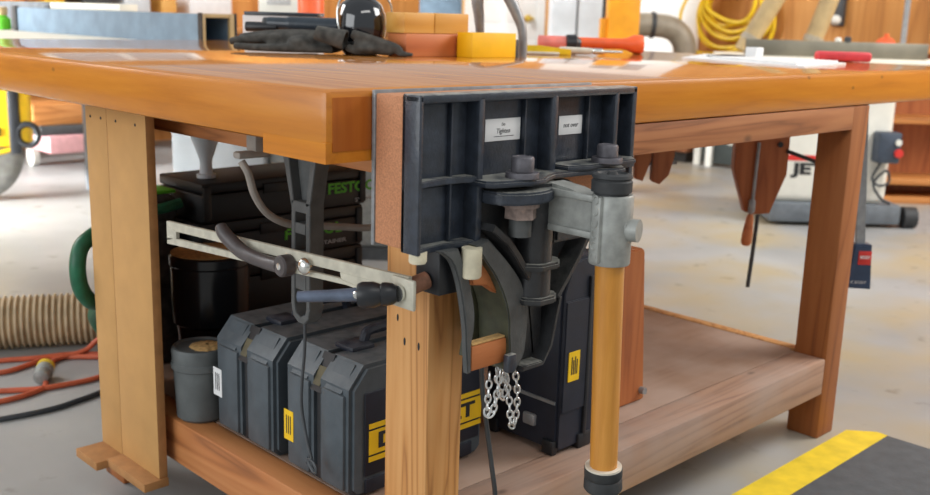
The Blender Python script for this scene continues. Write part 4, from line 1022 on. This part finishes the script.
bm = NB(); box(bm, 1.72, 2.38, 5.25, 5.68, .231, .29, .005); solo('dark_plank', bm, 'dark_grey', 'dark flat plank lying on the pinkish dolly', 'plank', at=(2.2, 5.46, .231))
bm = NB(); box(bm, 1.70, 2.40, 5.3, 5.68, .2905, .42, .005); solo('wood_plank', bm, 'pine', 'brown timber lying on the dark plank of the dolly', 'plank', at=(2.2, 5.5, .2905))
# corrugated hose
t = thing('dust_hose', 'beige ribbed dust hose lying on the floor left of the bench', 'hose', (.30, 1.93, 0))
a = Vector((.02, 2.13, .081)); e = Vector((.62, 1.82, .081)); dirn = (e-a).normalized(); Lh = (e-a).length
bm = NB(); pr = []; n = int(Lh/.0175); 
for i in range(n+1):
    h = i*Lh/n
    pr += [(.073, h), (.074, h+.004), (.0805, h+.007), (.0805, h+.0115), (.074, h+.0145)]
lathe(bm, pr, a, dirn, 28)
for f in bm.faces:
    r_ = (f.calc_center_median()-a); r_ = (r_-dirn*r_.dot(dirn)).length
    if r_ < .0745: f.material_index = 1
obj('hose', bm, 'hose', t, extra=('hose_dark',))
bm = NB(); lathe(bm, [(.07, 0), (.0805, 0), (.0805, .05), (.07, .05)], e, dirn, 28); obj('cuff', bm, 'dark_grey', t)
# extension cords
r0 = .0075
t = thing('extension_cord', 'orange extension cord coiled on the floor left of the bench', 'cord', (.2, 1.65, 0))
bm = NB()
tube(bm, [(-.10, 1.60, r0), (.09, 1.545, r0), (.20, 1.56, r0), (.236, 1.60, r0), (.245, 1.64, r0)], r0, 10)
tube(bm, [(.245, 1.64, r0), (.26, 1.66, r0), (.33, 1.77, r0), (.42, 1.765, .02), (.46, 1.755, .05), (.50, 1.71, .08), (.53, 1.66, .05), (.6, 1.60, r0)], r0, 10)
tube(bm, [(-.02, 1.70, r0), (.123, 1.62, r0), (.20, 1.575, r0), (.26, 1.56, r0), (.362, 1.555, r0), (.50, 1.60, r0)], r0, 10)
tube(bm, [(.06, 1.84, r0), (.175, 1.765, r0), (.26, 1.78, r0), (.33, 1.80, r0), (.42, 1.74, r0), (.50, 1.66, r0)], r0, 10)
tube(bm, [(.02, 1.94, r0), (.215, 1.865, r0), (.30, 1.825, r0), (.40, 1.79, r0), (.50, 1.70, r0)], r0, 10)
obj('cord', bm, 'orange_cord', t)
bm = NB(); lathe(bm, [(.012, -.03), (.021, -.025), (.021, .0), (.017, .004), (.024, .008), (.024, .028), (.016, .034), (.012, .05)], (.243, 1.635, .025), (.55, .8, .1), 20); pc = obj('plug', bm, 'alu_cast', t)
bm = NB(); lathe(bm, [(.018, .012), (.0245, .014), (.0245, .026), (.018, .028)], (.252, 1.648, .029), (.55, .8, .1), 20); obj('yellow_band', bm, 'yellow', pc)
bm = NB(); tube(bm, [(-.10, 1.47, .007), (.049, 1.426, .007), (.169, 1.411, .007), (.25, 1.425, .007), (.312, 1.442, .007), (.45, 1.50, .007)], .007, 10)
solo('trailing_lead', bm, 'dark_cord', 'black cord running along the floor left of the bench', 'cord', at=(.17, 1.41, 0))
bm = NB(); tube(bm, [(.36, 1.275, .019), (.34, 1.275, .12), (.235, 1.25, .27), (.17, 1.08, .362), (.122, 1.02, .392), (.098, 1.005, .420), (.088, 1.0, .452), (.088, 1.0, .49), (.102, 1.01, .520), (.128, 1.02, .536), (.17, 1.05, .545), (.205, 1.09, .55)], .0175, 14)
solo('green_hose', bm, 'greenhose', 'dark green hose looping out behind the fibreboard strips', 'hose', at=(.36, 1.275, 0))

# pale machines seen under the bench on the left
t = thing('pale_machine', 'pale grey machine on a dark base, seen under the bench top at left', 'machine', (1.5, 2.7, 0))
u = Matrix.Translation((1.40, 2.60, 0)) @ Matrix.Rotation(-PI/4, 4, 'Z')
bm = NB(); box(bm, -.22, .17, .05, .45, .05, .80, .01, mat=u); obj('cabinet', bm, 'machine_grey', t)
bm = NB(); box(bm, .175, .80, .10, .45, .05, .74, .01, mat=u); obj('side_cabinet', bm, 'alu_cast', t)
bm = NB(); box(bm, -.2, .78, .06, .44, 0, .05, mat=u); obj('base', bm, 'dark_grey', t)
t = thing('vacuum_nozzle', 'pale tapered nozzle standing on the stack of black cases', 'nozzle', (.405, 1.0, tz))
bm = NB(); lathe(bm, [(.012, .001), (.016, .003), (.0135, .035), (.015, .045), (.034, .10), (.048, .16), (.0, .16)], (.405, 1.005, tz)); obj('nozzle_body', bm, 'machine_grey', t)
bm = NB(); lathe(bm, [(.016, .0008), (.022, .002), (.022, .010), (.016, .012)], (.405, 1.005, tz)); obj('collar', bm, 'machine_grey', t)
t = thing('mossy_bag', 'dark green and black bag at the left of the stacked cases', 'bag', (.27, 1.12, ZS))
bm = NB(); box(bm, .240, .335, .995, 1.18, ZS, .56, .03, 3); box(bm, .248, .335, 1.0, 1.18, .55, .615, .025, 3); obj('body', bm, 'glove', t)
bm = NB(); tube(bm, [(.238, 1.17, .60), (.244, 1.08, .585), (.27, 1.0, .585), (.33, .992, .595)], .012, 10); obj('strap', bm, 'greenhose', t)
bm = NB(); box(bm, .262, .335, 1.02, 1.10, .614, .622, .003); obj('lime_band', bm, 'green', t)

# far things seen between the legs on the right
t = thing('brown_cabinet', 'brown panelled cabinet by the far wall, seen below the front apron', 'cabinet', (5.9, 3.4, 0))
bm = NB(); box(bm, 5.75, 6.17, 3.2, 3.75, .08, .78, .01); obj('body', bm, 'brownpanel', t)
bm = NB(); box(bm, 5.78, 6.17, 3.22, 3.73, 0, .08); obj('plinth', bm, 'dark_grey', t)
t = thing('black_cabinet', 'dark framed panel with a white round disc, seen left of the hanging clamp', 'panel', (5.9, 2.9, 0))
bm = NB(); box(bm, 5.8, 5.9, 2.60, 3.10, .02, .80, .005); obj('panel', bm, 'concealed', t)
bm = NB(); lathe(bm, [(0, 0), (.13, .01), (.15, .03), (.15, .05)], (5.755, 2.83, .32), (1, 0, 0), 28); obj('disc', bm, 'machine', t)
for y in (3.12, 3.02):
    bm = NB(); box(bm, 5.77, 5.8, y-.03, y+.02, 0, .82); obj('frame_post', bm, 'machine', t)

# mat with a yellow edge
t = thing('floor_mat', 'dark grey floor mat with a yellow edge at the lower right', 'mat', (1.3, -.4, 0))
bm = NB(); box(bm, .2, 1.700, -.90, -.115, 0.0005, .009, .002); obj('mat', bm, 'mat', t)
bm = NB(); prism(bm, [(.2, -.115), (1.708, -.115), (1.712, -.085), (1.66, -.0235), (.2, -.0235)], 'z', .0005, .006, .001); obj('yellow_edge', bm, 'tape', t)

# ------------------------------------------------------------------ light
w = bpy.data.worlds.new('daylight'); S.world = w; w.use_nodes = True
bg = w.node_tree.nodes['Background']; bg.inputs['Color'].default_value = (.92, .97, 1.0, 1); bg.inputs['Strength'].default_value = .54
def area(name, loc, target, sx_, sy_, power, col=(1, 1, 1)):
    L = bpy.data.lights.new(name, 'AREA'); L.shape = 'RECTANGLE'; L.size = sx_; L.size_y = sy_; L.energy = power; L.color = col
    o = bpy.data.objects.new(name, L); COL.objects.link(o); o.location = loc
    o.rotation_euler = (Vector(target)-Vector(loc)).to_track_quat('-Z', 'Y').to_euler(); return o
area('doorway_daylight', (-4.5, 1.0, 1.9), (0.3, .8, .6), 4.0, 2.6, 120, (.95, .98, 1))
area('overhead_fill_front', (0.2, -1.6, 3.0), (.5, 0, .6), 2.4, .5, 22, (1, .97, .93))  # added fill over the bench front, no fixture there
area('overhead_fill_right', (4.6, -1.6, 3.2), (4.0, 1.0, 0), 3.0, 2.0, 210, (1, .98, .95))  # added fill to brighten the floor and walls on the right
area('door_wall_fill', (3.4, 5.4, 3.1), (6.2, 4.6, 1.1), 1.6, 1.0, 75, (1, .99, .97))  # added fill turned onto the door and white wall to brighten them
area('overhead_fill_left', (-1.4, 5.6, 3.2), (1.0, 4.4, 0), 2.4, 2.4, 200, (.97, .99, 1))  # added fill lifting the floor at the back left
side = area('back_floor_fill', (-1.6, 4.9, .86), (1.4, 4.35, -.25), 1.6, .35, 110, (.96, .99, 1)); side.data.spread = math.radians(60)  # added low light without a window, brightens the far left floor

# ------------------------------------------------------------------ camera
R = ((0.7153084, -0.6981838, 0.0295505), (-0.1337892, -0.1783303, -0.9748327), (0.6858822, 0.6933525, -0.2209706))
cam = bpy.data.cameras.new('camera'); co = bpy.data.objects.new('camera', cam); COL.objects.link(co)
mw = Matrix(((R[0][0], -R[1][0], -R[2][0], -.7981), (R[0][1], -R[1][1], -R[2][1], -1.0733), (R[0][2], -R[1][2], -R[2][2], 1.02345), (0, 0, 0, 1)))
co.matrix_world = mw
cam.sensor_width = 36; cam.lens = 1010.17/930*36; cam.clip_start = .02
cam.dof.use_dof = True; cam.dof.focus_distance = 1.62; cam.dof.aperture_fstop = 5.0
S.camera = co
S.view_settings.view_transform = 'Standard'; S.view_settings.look = 'None'; S.view_settings.gamma = 1
S.view_settings.exposure = 0.0
